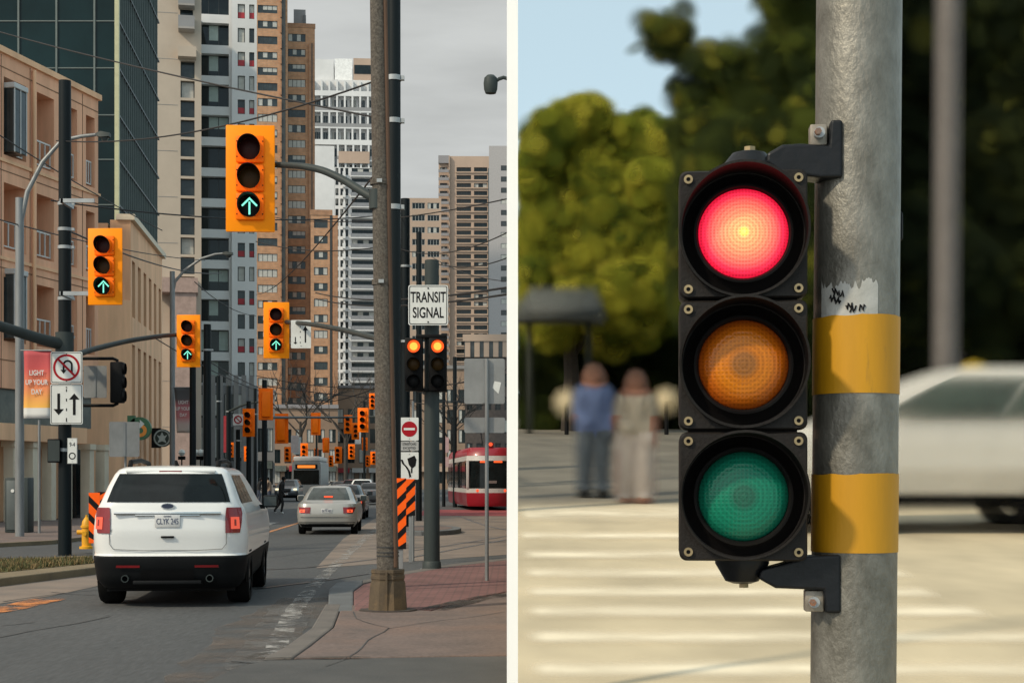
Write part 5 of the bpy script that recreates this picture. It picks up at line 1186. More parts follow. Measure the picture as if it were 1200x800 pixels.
# overhead wires
def wire(label, p0, Y0, p1, Y1, sag=.25, r=.016):
    A = Vector((wx(p0[0], Y0), Y0, wz(p0[1], Y0))); B2 = Vector((wx(p1[0], Y1), Y1, wz(p1[1], Y1)))
    mb = MB(); mb.tube([A.lerp(B2, i / 16) - Vector((0, 0, sag * 4 * (i / 16) * (1 - i / 16))) for i in range(17)], r, 6, WIREM); tag(mb.build('overhead_wire'), label, 'wire', 'overhead wires')
for a_ in [('wire sloping across the glass tower and the concrete slab', (-20, 32), 45, (452, 140), 25, .1, .018), ('wire rising right from the black pole across the condominium', (66, 165), 33, (440, 95), 22, .3, .014), ('wire from the left edge to the foot of the glass tower', (-20, 146), 40, (190, 270), 60, .1, .018), ('wire running level behind the upper signal brackets', (60, 235), 33, (470, 250), 48, .3, .018),
        ('wire crossing the peach loggias toward the arcade', (-20, 252), 38, (240, 305), 70, .2, .018), ('wire from the black pole down to the arcade roof', (84, 272), 33, (260, 320), 70, .3, .02), ('pair wire above the two-arrow sign, the upper one', (300, 250), 60, (599.5, 232), 30, .4, .014), ('wire across the brick towers just above the far signals', (300, 283), 60, (470, 285), 48, .3, .018),
        ('thick double wire left of the concrete pole, the upper one', (370, 343), 60, (599.5, 336), 27, .25, .022), ('thick double wire left of the concrete pole, the lower one', (370, 350), 60, (599.5, 344), 27, .25, .022), ('wire curving past the beige hotel tower', (470, 292), 48, (599.5, 270), 34, .3, .014), ('wire sloping under the hotel wires', (505, 300), 60, (599.5, 330), 40, .2, .012),
        ('wire from far poles to the tram roof', (310, 452), 68, (560, 470), 80, .2, .022), ('wire low over the distant orange signals', (300, 440), 70, (545, 448), 60, .4, .018), ('wire over the tram from the far street', (480, 452), 60, (599.5, 430), 40, .2, .018), ('second wire over the tram, a little lower', (480, 470), 60, (599.5, 466), 45, .2, .018),
        ('wire threading the signals above the bus', (330, 470), 80, (470, 440), 60, .5, .02), ('wire along the left pavement to the far mast arm', (180, 395), 60, (310, 460), 90, .2, .022), ('wire dropping from the lamp arm past the pale tower', (228, 330), 62, (300, 370), 80, .3, .018), ('faint wire across the lower condominium windows', (240, 420), 60, (330, 462), 90, .2, .02),
        ('wire fanning right from the transit signal pole', (515, 310), 27, (599.5, 300), 25, .1, .01), ('wire fanning down from the black pole to the street', (458, 180), 22, (300, 345), 90, .5, .016)]:
    wire(*a_)
# ---------------------------------------------------------------- people
def figure(joints, radii, edges, mats_by, name, parent, sub=2):
    me = bpy.data.meshes.new(name); me.from_pydata(joints, edges, []); o = bpy.data.objects.new(name, me); col.objects.link(o)
    md = o.modifiers.new('skin', 'SKIN'); sk = me.skin_vertices[0].data
    for i, r_ in enumerate(radii): sk[i].radius = (r_, r_) if not isinstance(r_, tuple) else r_
    sk[0].use_root = True
    sd = o.modifiers.new('sub', 'SUBSURF'); sd.levels = sub; sd.render_levels = sub
    dg = bpy.context.evaluated_depsgraph_get(); m2 = bpy.data.meshes.new_from_object(o.evaluated_get(dg))
    bpy.data.objects.remove(o); m2.materials.clear(); ms = []
    for m, f in mats_by: ms.append(m); m2.materials.append(m)
    for p in m2.polygons:
        c = p.center; p.use_smooth = True
        for i, (m, f) in enumerate(mats_by):
            if f(c): p.material_index = i; break
    return link(name, m2, parent)
# walker in black, crossing, stooping a little
def walker(label, px, Y, rz, s_=1., top=CLOTHK, legs=CLOTHK):
    o = thing('person', label, 'person', (wx(px, Y), Y, 0), rz, None, s_)
    J = [(0, 0, .93), (.02, 0, 1.12), (.05, 0, 1.32), (.09, 0, 1.45), (.12, 0, 1.53), (.15, 0, 1.62), (.16, 0, 1.70),
         (.0, -.1, .88), (.10, -.1, .50), (.02, -.1, .09), (.14, -.1, .04), (.0, .1, .88), (-.05, .1, .50), (-.30, .1, .16), (-.22, .1, .05),
         (.06, -.19, 1.40), (.02, -.22, 1.13), (.16, -.20, .92), (.06, .19, 1.40), (.08, .22, 1.12), (.24, .2, 1.0), (.30, .2, .97), (.22, -.2, .86)]
    Ra = [.15, .14, .16, .10, .055, .10, .075, .10, .07, .05, .04, .10, .07, .05, .04, .065, .05, .035, .065, .05, .035, .03, .03]
    E = [(0, 1), (1, 2), (2, 3), (3, 4), (4, 5), (5, 6), (0, 7), (7, 8), (8, 9), (9, 10), (0, 11), (11, 12), (12, 13), (13, 14), (3, 15), (15, 16), (16, 17), (17, 22), (3, 18), (18, 19), (19, 20), (20, 21)]
    figure(J, Ra, E, [(SKIN, lambda c: c.z > 1.5 and c.x > .17 or (c.z < 1.0 and c.z > .8 and c.x > .2)), (top, lambda c: c.z > .9), (legs, lambda c: c.z > .1), (SIGNW if s_ == 1. else BLK, lambda c: True)], 'body', o)
    mb = MB(); mb.lathe([(.001, .10), (.07, .085), (.105, .03), (.105, -.03), (.08, -.06)], 'z', (.135, 0, 1.665), 16, BLK); mb.build('hair', o)
    return o
walker('person in black clothes stepping across the road with white soles showing', 329, 72, R(8), 1.0)
walker('person in dark clothes standing on the left pavement by the far poles', 316, 96, R(160), 1.01, FARBR, JEANS)
walker('person in pale trousers on the far left pavement', 303, 104, R(10), .99, CLOTHK, JEANS)

# bare street trees far along
def bare_tree(label, px, Y, h, seed):
    rg = random.Random(seed); o = thing('street_tree', label, 'tree', (wx(px, Y), Y, 0), 0, 'bare street trees'); tr = MB(); tw = MB(); TB = mat('bare_bark', (.05, .042, .036), .9, var=.3)
    tr.tube([(0, 0, 0), (.05, 0, h * .3), (0, 0, h * .55)], [h * .018, h * .014, h * .009], 8, TB)
    def br(p, d, l, r, n):
        e = p + d * l; mid = p.lerp(e, .5) + Vector((rg.uniform(-1, 1), rg.uniform(-1, 1), rg.uniform(-.3, .6))) * l * .08
        tw.tube([p, mid, e], [r, r * .8, r * .55], 5, TB)
        if n:
            for _ in range(3): br(p.lerp(e, rg.uniform(.45, 1)), (d + Vector((rg.uniform(-1, 1), rg.uniform(-1, 1), rg.uniform(-.4, .7))) * .75).normalized(), l * rg.uniform(.55, .8), r * .6, n - 1)
    for i in range(5): a = i * 1.256 + rg.uniform(-.3, .3); br(Vector((0, 0, h * rg.uniform(.32, .55))), Vector((math.cos(a), math.sin(a), 1.1)).normalized(), h * .28, h * .007, 3)
    tr.build('trunk', o); tw.build('crown', o)
for q in [('bare tree behind the orange signals at the foot of the brick towers', 352, 190, 16, 1), ('bare tree rising over the maroon crossover', 405, 215, 18, 2), ('bare tree behind the tram poles on the right', 530, 190, 17, 3)]: bare_tree(*q)
# ---------------------------------------------------------------- the climbing crosswalk street on the right
def rp(px, py): Y = sy(py); return (wx(px, Y), Y, slope(Y))
m, nt, N, L, b = nodes('paving_with_painted_tree_shade')
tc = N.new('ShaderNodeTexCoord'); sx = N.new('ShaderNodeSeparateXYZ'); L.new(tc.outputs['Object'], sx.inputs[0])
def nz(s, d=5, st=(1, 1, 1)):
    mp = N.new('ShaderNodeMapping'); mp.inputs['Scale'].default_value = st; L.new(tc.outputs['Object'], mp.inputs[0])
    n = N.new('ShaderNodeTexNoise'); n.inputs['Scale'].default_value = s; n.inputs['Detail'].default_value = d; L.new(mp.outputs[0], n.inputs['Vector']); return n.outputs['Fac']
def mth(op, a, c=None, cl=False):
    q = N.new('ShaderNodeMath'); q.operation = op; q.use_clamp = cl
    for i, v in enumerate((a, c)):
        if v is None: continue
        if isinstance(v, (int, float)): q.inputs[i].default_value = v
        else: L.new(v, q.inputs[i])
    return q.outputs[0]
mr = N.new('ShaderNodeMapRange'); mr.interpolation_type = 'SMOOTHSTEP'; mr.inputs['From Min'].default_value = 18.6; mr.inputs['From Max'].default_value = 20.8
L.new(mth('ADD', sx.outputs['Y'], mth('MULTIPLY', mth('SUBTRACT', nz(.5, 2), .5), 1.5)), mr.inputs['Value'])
mx = N.new('ShaderNodeMix'); mx.data_type = 'RGBA'; mx.inputs['A'].default_value = (.50, .42, .28, 1); mx.inputs['B'].default_value = (.15, .135, .105, 1); L.new(mr.outputs[0], mx.inputs['Factor'])  # far grey puts the trees' shade into the paving colour
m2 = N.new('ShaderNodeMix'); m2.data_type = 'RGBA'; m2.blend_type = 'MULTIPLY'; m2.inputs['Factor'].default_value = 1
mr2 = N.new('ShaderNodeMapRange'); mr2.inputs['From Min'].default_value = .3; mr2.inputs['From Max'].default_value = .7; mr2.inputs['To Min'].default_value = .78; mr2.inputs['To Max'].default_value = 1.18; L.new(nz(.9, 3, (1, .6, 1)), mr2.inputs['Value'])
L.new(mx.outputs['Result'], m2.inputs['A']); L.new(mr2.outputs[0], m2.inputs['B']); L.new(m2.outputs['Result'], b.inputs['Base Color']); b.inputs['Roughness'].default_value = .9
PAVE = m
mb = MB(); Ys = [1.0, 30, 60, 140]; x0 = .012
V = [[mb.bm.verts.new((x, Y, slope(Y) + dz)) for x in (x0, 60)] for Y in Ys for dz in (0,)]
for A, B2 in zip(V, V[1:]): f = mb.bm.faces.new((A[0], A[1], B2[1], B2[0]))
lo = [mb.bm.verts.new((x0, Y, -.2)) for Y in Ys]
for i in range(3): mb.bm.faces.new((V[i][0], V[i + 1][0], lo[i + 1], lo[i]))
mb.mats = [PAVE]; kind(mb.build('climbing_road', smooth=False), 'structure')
# white crosswalk bars, paint worn soft at the edges
m, nt, N, L, b = nodes('soft_crosswalk_paint'); tc = N.new('ShaderNodeTexCoord'); sx = N.new('ShaderNodeSeparateXYZ'); L.new(tc.outputs['Generated'], sx.inputs[0])
n = N.new('ShaderNodeTexNoise'); n.inputs['Scale'].default_value = 1.2; n.inputs['Detail'].default_value = 3; L.new(tc.outputs['Object'], n.inputs['Vector'])
def edge(v, w):
    a_ = N.new('ShaderNodeMath'); a_.operation = 'SUBTRACT'; a_.inputs[0].default_value = 1; L.new(v, a_.inputs[1])
    q = N.new('ShaderNodeMath'); q.operation = 'MINIMUM'; L.new(v, q.inputs[0]); L.new(a_.outputs[0], q.inputs[1])
    r_ = N.new('ShaderNodeMapRange'); r_.interpolation_type = 'SMOOTHSTEP'; r_.inputs['From Max'].default_value = w; L.new(q.outputs[0], r_.inputs['Value']); return r_.outputs[0]
e1, e2 = edge(sx.outputs['X'], .06), edge(sx.outputs['Y'], .5)
q = N.new('ShaderNodeMath'); q.operation = 'MULTIPLY'; L.new(e1, q.inputs[0]); L.new(e2, q.inputs[1])
q2 = N.new('ShaderNodeMath'); q2.operation = 'MULTIPLY'; L.new(q.outputs[0], q2.inputs[0])
r3 = N.new('ShaderNodeMapRange'); r3.inputs['From Min'].default_value = .3; r3.inputs['From Max'].default_value = .65; r3.inputs['To Min'].default_value = .55; r3.inputs['To Max'].default_value = 1; L.new(n.outputs['Fac'], r3.inputs['Value']); L.new(r3.outputs[0], q2.inputs[1])
L.new(q2.outputs[0], b.inputs['Alpha']); b.inputs['Base Color'].default_value = (.84, .74, .55, 1); b.inputs['Roughness'].default_value = .85
for yc, hh, xe in [(602, 13, 900), (628, 7, 860), (650, 8, 1010), (672, 9, 1060), (694, 10, 1090), (717, 11, 1150), (747, 12, 1230), (785, 15, 1260)]:
    Y0, Y1 = sy(yc + hh), sy(yc - hh); x1 = wx(xe, (Y0 + Y1) / 2); mb = MB()
    mb.face([(.02, Y0, slope(Y0) + .006), (x1, Y0, slope(Y0) + .006), (x1 + .1, Y1, slope(Y1) + .006), (.02, Y1, slope(Y1) + .006)], m); kind(mb.build('crosswalk_road_marking', smooth=False), 'structure')
# ---------------------------------------------------------------- galvanised pole and three-lamp signal
PX, PY, PR = .733, 3.34, .0915
GALV2 = two('mottled_galvanised_steel', (.135, .128, .108), (.25, .24, .21), 13, .36, .66, .5, stretch=(1, 1, .6), bump=.3, fine=90, c3=(.06, .056, .042), scale3=7, lo3=.55, hi3=.78, grain=.12)
GALV2.node_tree.nodes['Principled BSDF'].inputs['Metallic'].default_value = .55
BANDY = two('worn_yellow_band', (.53, .255, .0), (.40, .185, .0), 10, .35, .7, .6, stretch=(1, 1, .15), bump=.1, fine=40, c3=(.24, .13, .02), scale3=14, lo3=.60, hi3=.72)
o = thing('galvanised_pole', 'round galvanised steel pole with two yellow bands and a torn sticker holding the big signal', 'pole', (PX, PY, slope(PY)))
zz0 = slope(PY)
def pz(py): return HC + (HY - py) / F * (PY - PR) - zz0
mb = MB(); mb.cyl((0, 0, -.02), (.030, 0, 3.4), PR, PR, 64, GALV2); mb.build('shaft', o)
mb = MB(); mb.lathe([(PR, .03), (PR * 1.5, .03), (PR * 1.5, 0), (PR, 0)], 'z', (0, 0, 0), 40, GALV2); mb.build('base_flange', o)
def sleeve(name, y0, y1, a0, a1, r_, m_, jag=0., n=64, par=o):
    mb = MB(); z0, z1 = pz(y1), pz(y0); A, B2 = [], []
    for i in range(n + 1):
        t = R(a0 + (a1 - a0) * i / n); j = jag * mnoise.noise(Vector((i * .31, 1.7, 0))) + jag * .5 * mnoise.noise(Vector((i * 1.1, 4, 0))); xs0, xs1 = .030 * (z0 + .02) / 3.42, .030 * (z1 + .02) / 3.42
        A.append(mb.bm.verts.new((r_ * math.cos(t) + xs0, r_ * math.sin(t), z0))); B2.append(mb.bm.verts.new((r_ * math.cos(t) + xs1, r_ * math.sin(t), z1 + j)))
    k = mb.mi(m_)
    for i in range(n): mb.bm.faces.new((A[i], A[i + 1], B2[i + 1], B2[i])).material_index = k
    return mb.build(name, par)
for y0, y1 in ((368, 460), (555, 648)): sleeve('yellow_band', y0, y1, 0, 360, PR + .0016, BANDY, .003)
STK = two('torn_sticker_paper', (.42, .42, .40), (.30, .30, .28), 30, .4, .7, .6, bump=.2)
st = sleeve('torn_sticker', 331, 371, 205, 286, PR + .0012, STK, .02)
for k, (a_, z_) in enumerate([(222, 348), (226, 340), (230, 351), (245, 358), (250, 362), (262, 360), (234, 344)]):
    mb = MB(); z = pz(z_); P = []
    for i in range(6):
        t = R(a_ + i * 1.6); P.append((math.cos(t) * (PR + .0022) + .0142, math.sin(t) * (PR + .0022), z + .008 * math.sin(i * 2.1 + k)))
    mb.tube(P, .0018, 5, SIGNK); mb.build('scribble', st)
mb = MB(); mb.cyl((0, 0, pz(268)), (0, 0, pz(232)), PR + .003, n=40, m=BLK, cap=False); 
mb2 = MB(); mb2.box(PR + .005, PR + .032, .02, .07, pz(272), pz(236), BLK, bev=.006); mb2.build('strap_buckle', o); mb.bm.free()
mb2 = MB(); mb2.box(PR - .002, PR + .012, .03, .06, pz(672), pz(480), BLK, bev=.003); mb2.build('rear_strip', o)
# the signal
SYd = 3.24; ppm = F / SYd
SGX, SGZ = wx(871, SYd), wz(428, SYd)
HOUS = mat('signal_black_plastic', (.0125, .0100, .0086), .55, spec=.25, var=.25, scale=9, bump=.12, bscale=120)
HOUS2 = mat('visor_black_plastic', (.006, .005, .005), .5, spec=.2, var=.2, scale=9)
BRASS = mat('brass_screw', (.36, .27, .15), .35, metal=.8, var=.2, scale=60)
RUST = two('rusty_bolt', (.24, .10, .05), (.14, .10, .08), 60, .4, .6, .7, bump=.3)
IRON = mat('black_cast_iron', (.005, .006, .008), .42, spec=.3, var=.3, scale=12, bump=.1)
def lens_mat(name, cols, em, grid=150., rings=70., gl=.35):
    m, nt, N, L, b = nodes(name); tc = N.new('ShaderNodeTexCoord'); s = N.new('ShaderNodeSeparateXYZ'); L.new(tc.outputs['Object'], s.inputs[0])
    def M(op, a, c=None):
        q = N.new('ShaderNodeMath'); q.operation = op
        for i, v in enumerate((a, c)):
            if v is None: continue
            if isinstance(v, (int, float)): q.inputs[i].default_value = v
            else: L.new(v, q.inputs[i])
        return q.outputs[0]
    x, z = s.outputs['X'], s.outputs['Z']; r_ = M('SQRT', M('ADD', M('MULTIPLY', x, x), M('MULTIPLY', z, z)))
    cr = N.new('ShaderNodeValToRGB'); L.new(M('DIVIDE', r_, .094), cr.inputs[0]); e = cr.color_ramp.elements
    e[0].position, e[0].color = cols[0][0], (*cols[0][1], 1); e[1].position, e[1].color = cols[-1][0], (*cols[-1][1], 1)
    for p, c in cols[1:-1]: q = e.new(p); q.color = (*c, 1)
    gx = M('SINE', M('MULTIPLY', x, 6.283 * grid)); gz = M('SINE', M('MULTIPLY', z, 6.283 * grid)); rg = M('SINE', M('MULTIPLY', r_, 6.283 * rings))
    g = M('ADD', M('MAXIMUM', gx, gz), M('MULTIPLY', rg, .6))
    mr = N.new('ShaderNodeMapRange'); mr.inputs['From Min'].default_value = -.8; mr.inputs['From Max'].default_value = 1.4; mr.inputs['To Min'].default_value = 1 - gl; mr.inputs['To Max'].default_value = 1.08; L.new(g, mr.inputs['Value'])
    mm = N.new('ShaderNodeMix'); mm.data_type = 'RGBA'; mm.blend_type = 'MULTIPLY'; mm.inputs['Factor'].default_value = 1; L.new(cr.outputs[0], mm.inputs['A']); L.new(mr.outputs[0], mm.inputs['B'])
    L.new(mm.outputs['Result'], b.inputs['Base Color']); b.inputs['Roughness'].default_value = .22; b.inputs['Specular IOR Level'].default_value = .3
    if em: L.new(mm.outputs['Result'], b.inputs['Emission Color']); b.inputs['Emission Strength'].default_value = em
    bp = N.new('ShaderNodeBump'); bp.inputs['Strength'].default_value = .22; bp.inputs['Distance'].default_value = .001; L.new(g, bp.inputs['Height']); L.new(bp.outputs[0], b.inputs['Normal'])
    return m
LR = lens_mat('lit_red_lens', [(0, (1., .78, .14)), (.07, (1., .62, .12)), (.12, (1., .34, .13)), (.45, (1., .22, .11)), (.7, (1., .11, .09)), (.86, (.95, .03, .075)), (1, (.62, .005, .03))], 1.15, 150, 110, .42)
LA = lens_mat('amber_lens', [(0, (.26, .10, .02)), (.24, (.30, .11, .02)), (.34, (.50, .15, .008)), (.55, (.60, .18, .008)), (.8, (.46, .105, .005)), (1, (.30, .05, .004))], 0, 120, 90, .25)
LG = lens_mat('green_lens', [(0, (.018, .11, .07)), (.22, (.016, .11, .07)), (.34, (.008, .17, .10)), (.6, (.007, .18, .105)), (.85, (.006, .15, .09)), (1, (.004, .09, .055))], 0, 120, 90, .25)
sgn = thing('three_lamp_signal', 'black three-lamp traffic signal with its red lamp lit, clamped to the galvanised pole', 'traffic light', (SGX, SYd, SGZ), R(-5.5))
def px_(v): return (v - 871) / ppm
def pz_(v): return (428 - v) / ppm
for k, (yc, hh, lm, nm) in enumerate([(274, 75, LR, 'red lens, lit and glowing'), (427.5, 76, LA, 'amber lens, unlit'), (581.5, 75.5, LG, 'green lens, unlit')]):
    z = pz_(yc); hw = 74.5 / ppm; h = hh / ppm
    mb = MB(); n = 48; P0 = rrect(hw * 2, h * 2, .016, 6); P = []
    for i_, a_ in enumerate(P0):
        b_ = P0[(i_ + 1) % len(P0)]; kq = max(1, int(math.hypot(b_[0] - a_[0], b_[1] - a_[1]) / .012)); P += [(a_[0] + (b_[0] - a_[0]) * q_ / kq, a_[1] + (b_[1] - a_[1]) * q_ / kq) for q_ in range(kq)]
    # front frame with a round opening
    mb.box(-hw, hw, .022, .15, z - h + .004, z + h - .004, HOUS, bev=.012)
    A = [(x, zz + z) for x, zz in P]; nA = len(A); ho = .127
    C = [(ho * x / math.hypot(x, zz), z + ho * zz / math.hypot(x, zz)) for x, zz in P]
    ins = [(x * .972, z + zz * .972) for x, zz in P]
    for (Q0, y0), (Q1, y1) in ((((A), .03), ((A), .006)), (((A), .006), ((ins), .0)), (((ins), .0), ((C), .0)), (((C), .0), ((C), .02))):
        V0 = [mb.bm.verts.new((x, y0, zz)) for x, zz in Q0]; V1 = [mb.bm.verts.new((x, y1, zz)) for x, zz in Q1]; kk = mb.mi(HOUS)
        for i in range(nA):
            if i == 0 and False: continue
            f = mb.bm.faces.new((V0[i], V0[(i + 1) % nA], V1[(i + 1) % nA], V1[i])); f.material_index = kk
    hs = mb.build('lamp_housing', sgn, angle=30)
    mb = MB(); mb.lathe([(.0945, -.004), (.099, -.012), (.104, -.010), (.112, .004), (.128, .012), (.128, .02)], 'y', (0, 0, 0), 64, HOUS2)
    mb.build('reflector_ring', sgn, loc=(0, 0, z))
    mb = MB(); ro, ri = .1335, .1285; n = 60; strips = []
    for rad, m_ in ((ro, HOUS), (ri, HOUS2)):
        A2, B2 = [], []
        for i in range(n + 1):
            t = R(-90 + 360 * i / n); up = max(0, math.sin(t) * .5 + .5); ln = .012 + .085 * up ** 1.0
            A2.append(mb.bm.verts.new((rad * math.cos(t), .004, rad * math.sin(t)))); B2.append(mb.bm.verts.new((rad * math.cos(t) * (1 + .03 * up), -ln, rad * math.sin(t) * (1 + .03 * up))))
        kk = mb.mi(m_)
        for i in range(n): mb.bm.faces.new((A2[i], A2[i + 1], B2[i + 1], B2[i])).material_index = kk
        strips.append(B2)
    for i in range(n): mb.bm.faces.new((strips[0][i], strips[0][i + 1], strips[1][i + 1], strips[1][i])).material_index = 0
    mb.build('visor', sgn, loc=(0, 0, z), angle=50)
    mb = MB(); mb.lathe([(.0001, -.030), (.02, -.0295), (.045, -.026), (.07, -.019), (.088, -.009), (.0945, .0)], 'y', (0, 0, 0), 64, lm)
    ln = mb.build('lens', sgn, loc=(0, 0, z)); ln['label'] = nm
    for sx_ in (-1, 1):
        for sz_ in (-1, 1):
            mb = MB(); c = (sx_ * (hw - .019), z + sz_ * (h - .019)); mb.ring(.0045, .0095, -.006, .0, c, 20, BRASS); mb.ring(.0001, .0046, -.002, .0, c, 12, BLK); mb.build('screw', sgn)
for k, yy in enumerate((350.5, 504.5)):
    mb = MB(); mb.box(-.115, .115, .03, .14, pz_(yy) - .008, pz_(yy) + .008, HOUS2); mb.build('joint_collar', sgn)
def bracket(top):
    f = (lambda y: pz_(y)) if top else (lambda y: pz_(y))
    if top:
        prof = [(.066, 199), (.066, 191), (.060, 187), (.036, 171), (.022, 169)]
        mb = MB(); mb.lathe([(r_, pz_(y)) for r_, y in prof] + [(.001, pz_(169))], 'z', (px_(880), .08, 0), 24, IRON); mb.build('mount_cap', sgn)
        mb = MB(); mb.cyl((px_(881), .08, pz_(169)), (px_(881), .08, pz_(163)), .013, n=6, m=BRASS); mb.build('cap_bolt', sgn)
        P = [(962, 206), (915, 199), (899, 186), (900, 176), (918, 166), (940, 165), (972, 168), (974, 138), (988, 138), (988, 206)]
        bx = (951, 971, 141, 166); bc = (961, 153)
    else:
        prof = [(.058, 656), (.058, 662), (.036, 683), (.020, 686)]
        mb = MB(); mb.lathe([(r_, pz_(y)) for r_, y in prof] + [(.001, pz_(686))], 'z', (px_(872), .08, 0), 24, IRON); mb.build('mount_cap', sgn)
        mb = MB(); mb.cyl((px_(874), .08, pz_(686)), (px_(874), .08, pz_(691)), .011, n=6, m=BRASS); mb.build('cap_bolt', sgn)
        P = [(986, 650), (986, 719), (968, 719), (966, 692), (910, 690), (890, 679), (893, 668), (915, 662), (946, 652)]
        bx = (945, 967, 693, 718); bc = (955, 706)
    P = [(px_(a_), pz_(c)) for a_, c in P]
    ar = sum(P[i][0] * P[(i + 1) % len(P)][1] - P[(i + 1) % len(P)][0] * P[i][1] for i in range(len(P)))
    if ar < 0: P = P[::-1]
    mb = MB(); mb.plate(P, .035, .105, IRON); br = mb.build('pole_bracket', sgn, smooth=False); md = br.modifiers.new('b', 'BEVEL'); md.width = .006; md.segments = 3
    mb = MB(); mb.box(px_(bx[0]), px_(bx[1]), .05, .09, pz_(bx[3]), pz_(bx[2]), mat('zinc_plate', (.26, .23, .19), .5, metal=.4, var=.3, scale=40), bev=.003)
    mb.ring(.0001, .0115, .030, .05, (px_(bc[0]), pz_(bc[1])), 20, CLAMP); mb.ring(.0001, .0075, .018, .03, (px_(bc[0]) - .004, pz_(bc[1])), 6, RUST); mb.build('clamp_bolt', br)
bracket(True); bracket(False)
# ---------------------------------------------------------------- white divider post
o = thing('white_post', 'plain slim white post standing upright between the street and the crosswalk', 'post', (wx(600.5, 7.8), 7.8, .40))
w2 = 6.5 / F * 7.8
mb = MB(); mb.box(-w2, w2, 0, 2 * w2, 0, 4.0, mat('white_gloss_paint', (.93, .93, .92), .6, var=.015)); mb.build('shaft', o, smooth=False)
mb = MB(); mb.box(-w2, w2, 0, 2 * w2, 4.0, 4.03, GALV); mb.build('cap', o, smooth=False)
# ---------------------------------------------------------------- soft things seen beyond the focus of the near signal
SOFT = {}
def softmat(m, a):
    k = (m.name, a)
    if k in SOFT: return SOFT[k]
    q = m.copy(); q.name = 'soft_' + m.name; b = q.node_tree.nodes['Principled BSDF']; b.inputs['Alpha'].default_value = a
    b.inputs['Coat Weight'].default_value = 0; b.inputs['Roughness'].default_value = max(.45, b.inputs['Roughness'].default_value)
    SOFT[k] = q; return q
def soften(o, out, inn=.05, n=10, dense=1.):
    """nested skins round a surface, clearer the farther out they lie, so its edge fades over a distance"""
    me = o.data; bm = bmesh.new(); bm.from_mesh(me); bmesh.ops.remove_doubles(bm, verts=bm.verts, dist=1e-4); bm.normal_update()
    co = [v.co.copy() for v in bm.verts]; no = [v.normal.copy() for v in bm.verts]; fs = [([v.index for v in f.verts], f.material_index) for f in bm.faces]; bm.free()
    ob = bmesh.new(); nm = max(1, len(me.materials)); mats = []
    for k in range(n):
        t = k / (n - 1); d = out + (-inn - out) * t; a = min(.9, dense * (.035 + .30 * t ** 1.6)); V = [ob.verts.new(c + q * d) for c, q in zip(co, no)]
        for x in me.materials: mats.append(softmat(x, round(a, 3)))
        for idx, mi in fs:
            try: f = ob.faces.new([V[i] for i in idx]); f.material_index = mi + k * nm; f.smooth = True
            except ValueError: pass
    m2 = bpy.data.meshes.new(me.name); ob.to_mesh(m2); ob.free()
    for x in mats: m2.materials.append(x)
    o.data = m2
# silver car side-on
SCL = [(.26, .66, .12, 4.12, .2), (.40, .78, .03, 4.24, .25), (.66, .865, .0, 4.28, .28), (.95, .86, .03, 4.22, .28), (1.10, .83, .06, 3.9, .26), (1.18, .80, .08, 3.45, .24), (1.40, .73, .15, 3.05, .22), (1.60, .65, .30, 2.62, .2), (1.73, .58, .5, 2.25, .2), (1.77, .52, .7, 2.0, .2)]
CARL = mat('silver_blur_paint', (.76, .73, .66), .4, metal=.1, var=.03)
Yc_ = 16.6
o, sh = car('silver_hatchback', 'silver hatchback crossing side-on behind the galvanised pole', (wx(1338, Yc_), Yc_, slope(Yc_)), R(90), Shell(SCL, .06), CARL, 1.0, wheels=(1.2, 3.40, .32, .2), rear=(1.25, 1.6), side=(1.22, 1.60), tail=(.8, 1.0), bumper=(.25, .40), plate=False, mirrors=False, sg=(.04, .98), heads=None, group=None)
o.scale.z = .95
for c in [x for x in col.objects if x.parent is o or (x.parent and x.parent.parent is o)]:
    if c.type == 'MESH':
        if c.name.startswith('side_window'): bpy.data.objects.remove(c); continue
        if c.name.startswith(('body',)): soften(c, .10, .07, 11)
        elif 'window' in c.name or 'windscreen' in c.name: soften(c, .125, -.01, 8, 1.5)
        else: soften(c, .10, .0, 8, 1.2)
SIDEG = softmat(mat('green_tinted_glass', (.045, .065, .05), .3, var=.4, scale=1.5), .24)
for nm, cuts in (('left', ((.06, .46), (.50, .93))), ('right', ((.07, .50), (.54, .94)))):
    a, b = sh.idx()[nm]; n = b - a
    for c0, c1 in cuts:
        mb = MB()
        for k in range(9):
            e = .085 - .17 * k / 8; sh.patch(mb, SIDEG, 1.25 - e, 1.58 + e, a + n * c0 - e / .11, a + n * c1 + e / .11, .105 + .004 * k, 4)
        mb.build('side_window', o)
# two people
def soft_person(label, px, py, Y, h, mats_by, J, Ra, E, rz, hair=None):
    o = thing('person', label, 'person', (wx(px, Y), Y, slope(Y)), rz, None, h / 1.72)
    bd = figure(J, Ra, E, mats_by, 'body', o); soften(bd, .15, .035, 12, .8)
    if hair: 
        mb = MB(); mb.lathe([(.001, .12), (.07, .10), (.105, .04), (.11, -.03), (.08, -.08)], 'z', (0, .015, 1.685), 16, hair); hh = mb.build('hair', o); soften(hh, .085, .0, 8)
    return o
SHIRT = mat('blue_shirt', (.13, .18, .33), .9, var=.15); DENIM = mat('faded_denim', (.09, .115, .14), .9, var=.2); IVORY = mat('ivory_top', (.42, .37, .29), .9, var=.1); PALEP = mat('pale_wide_trousers', (.52, .46, .41), .9, var=.08); HAIRB = mat('brown_hair', (.10, .05, .03), .8)
SK2 = mat('tanned_skin', (.36, .17, .11), .7)
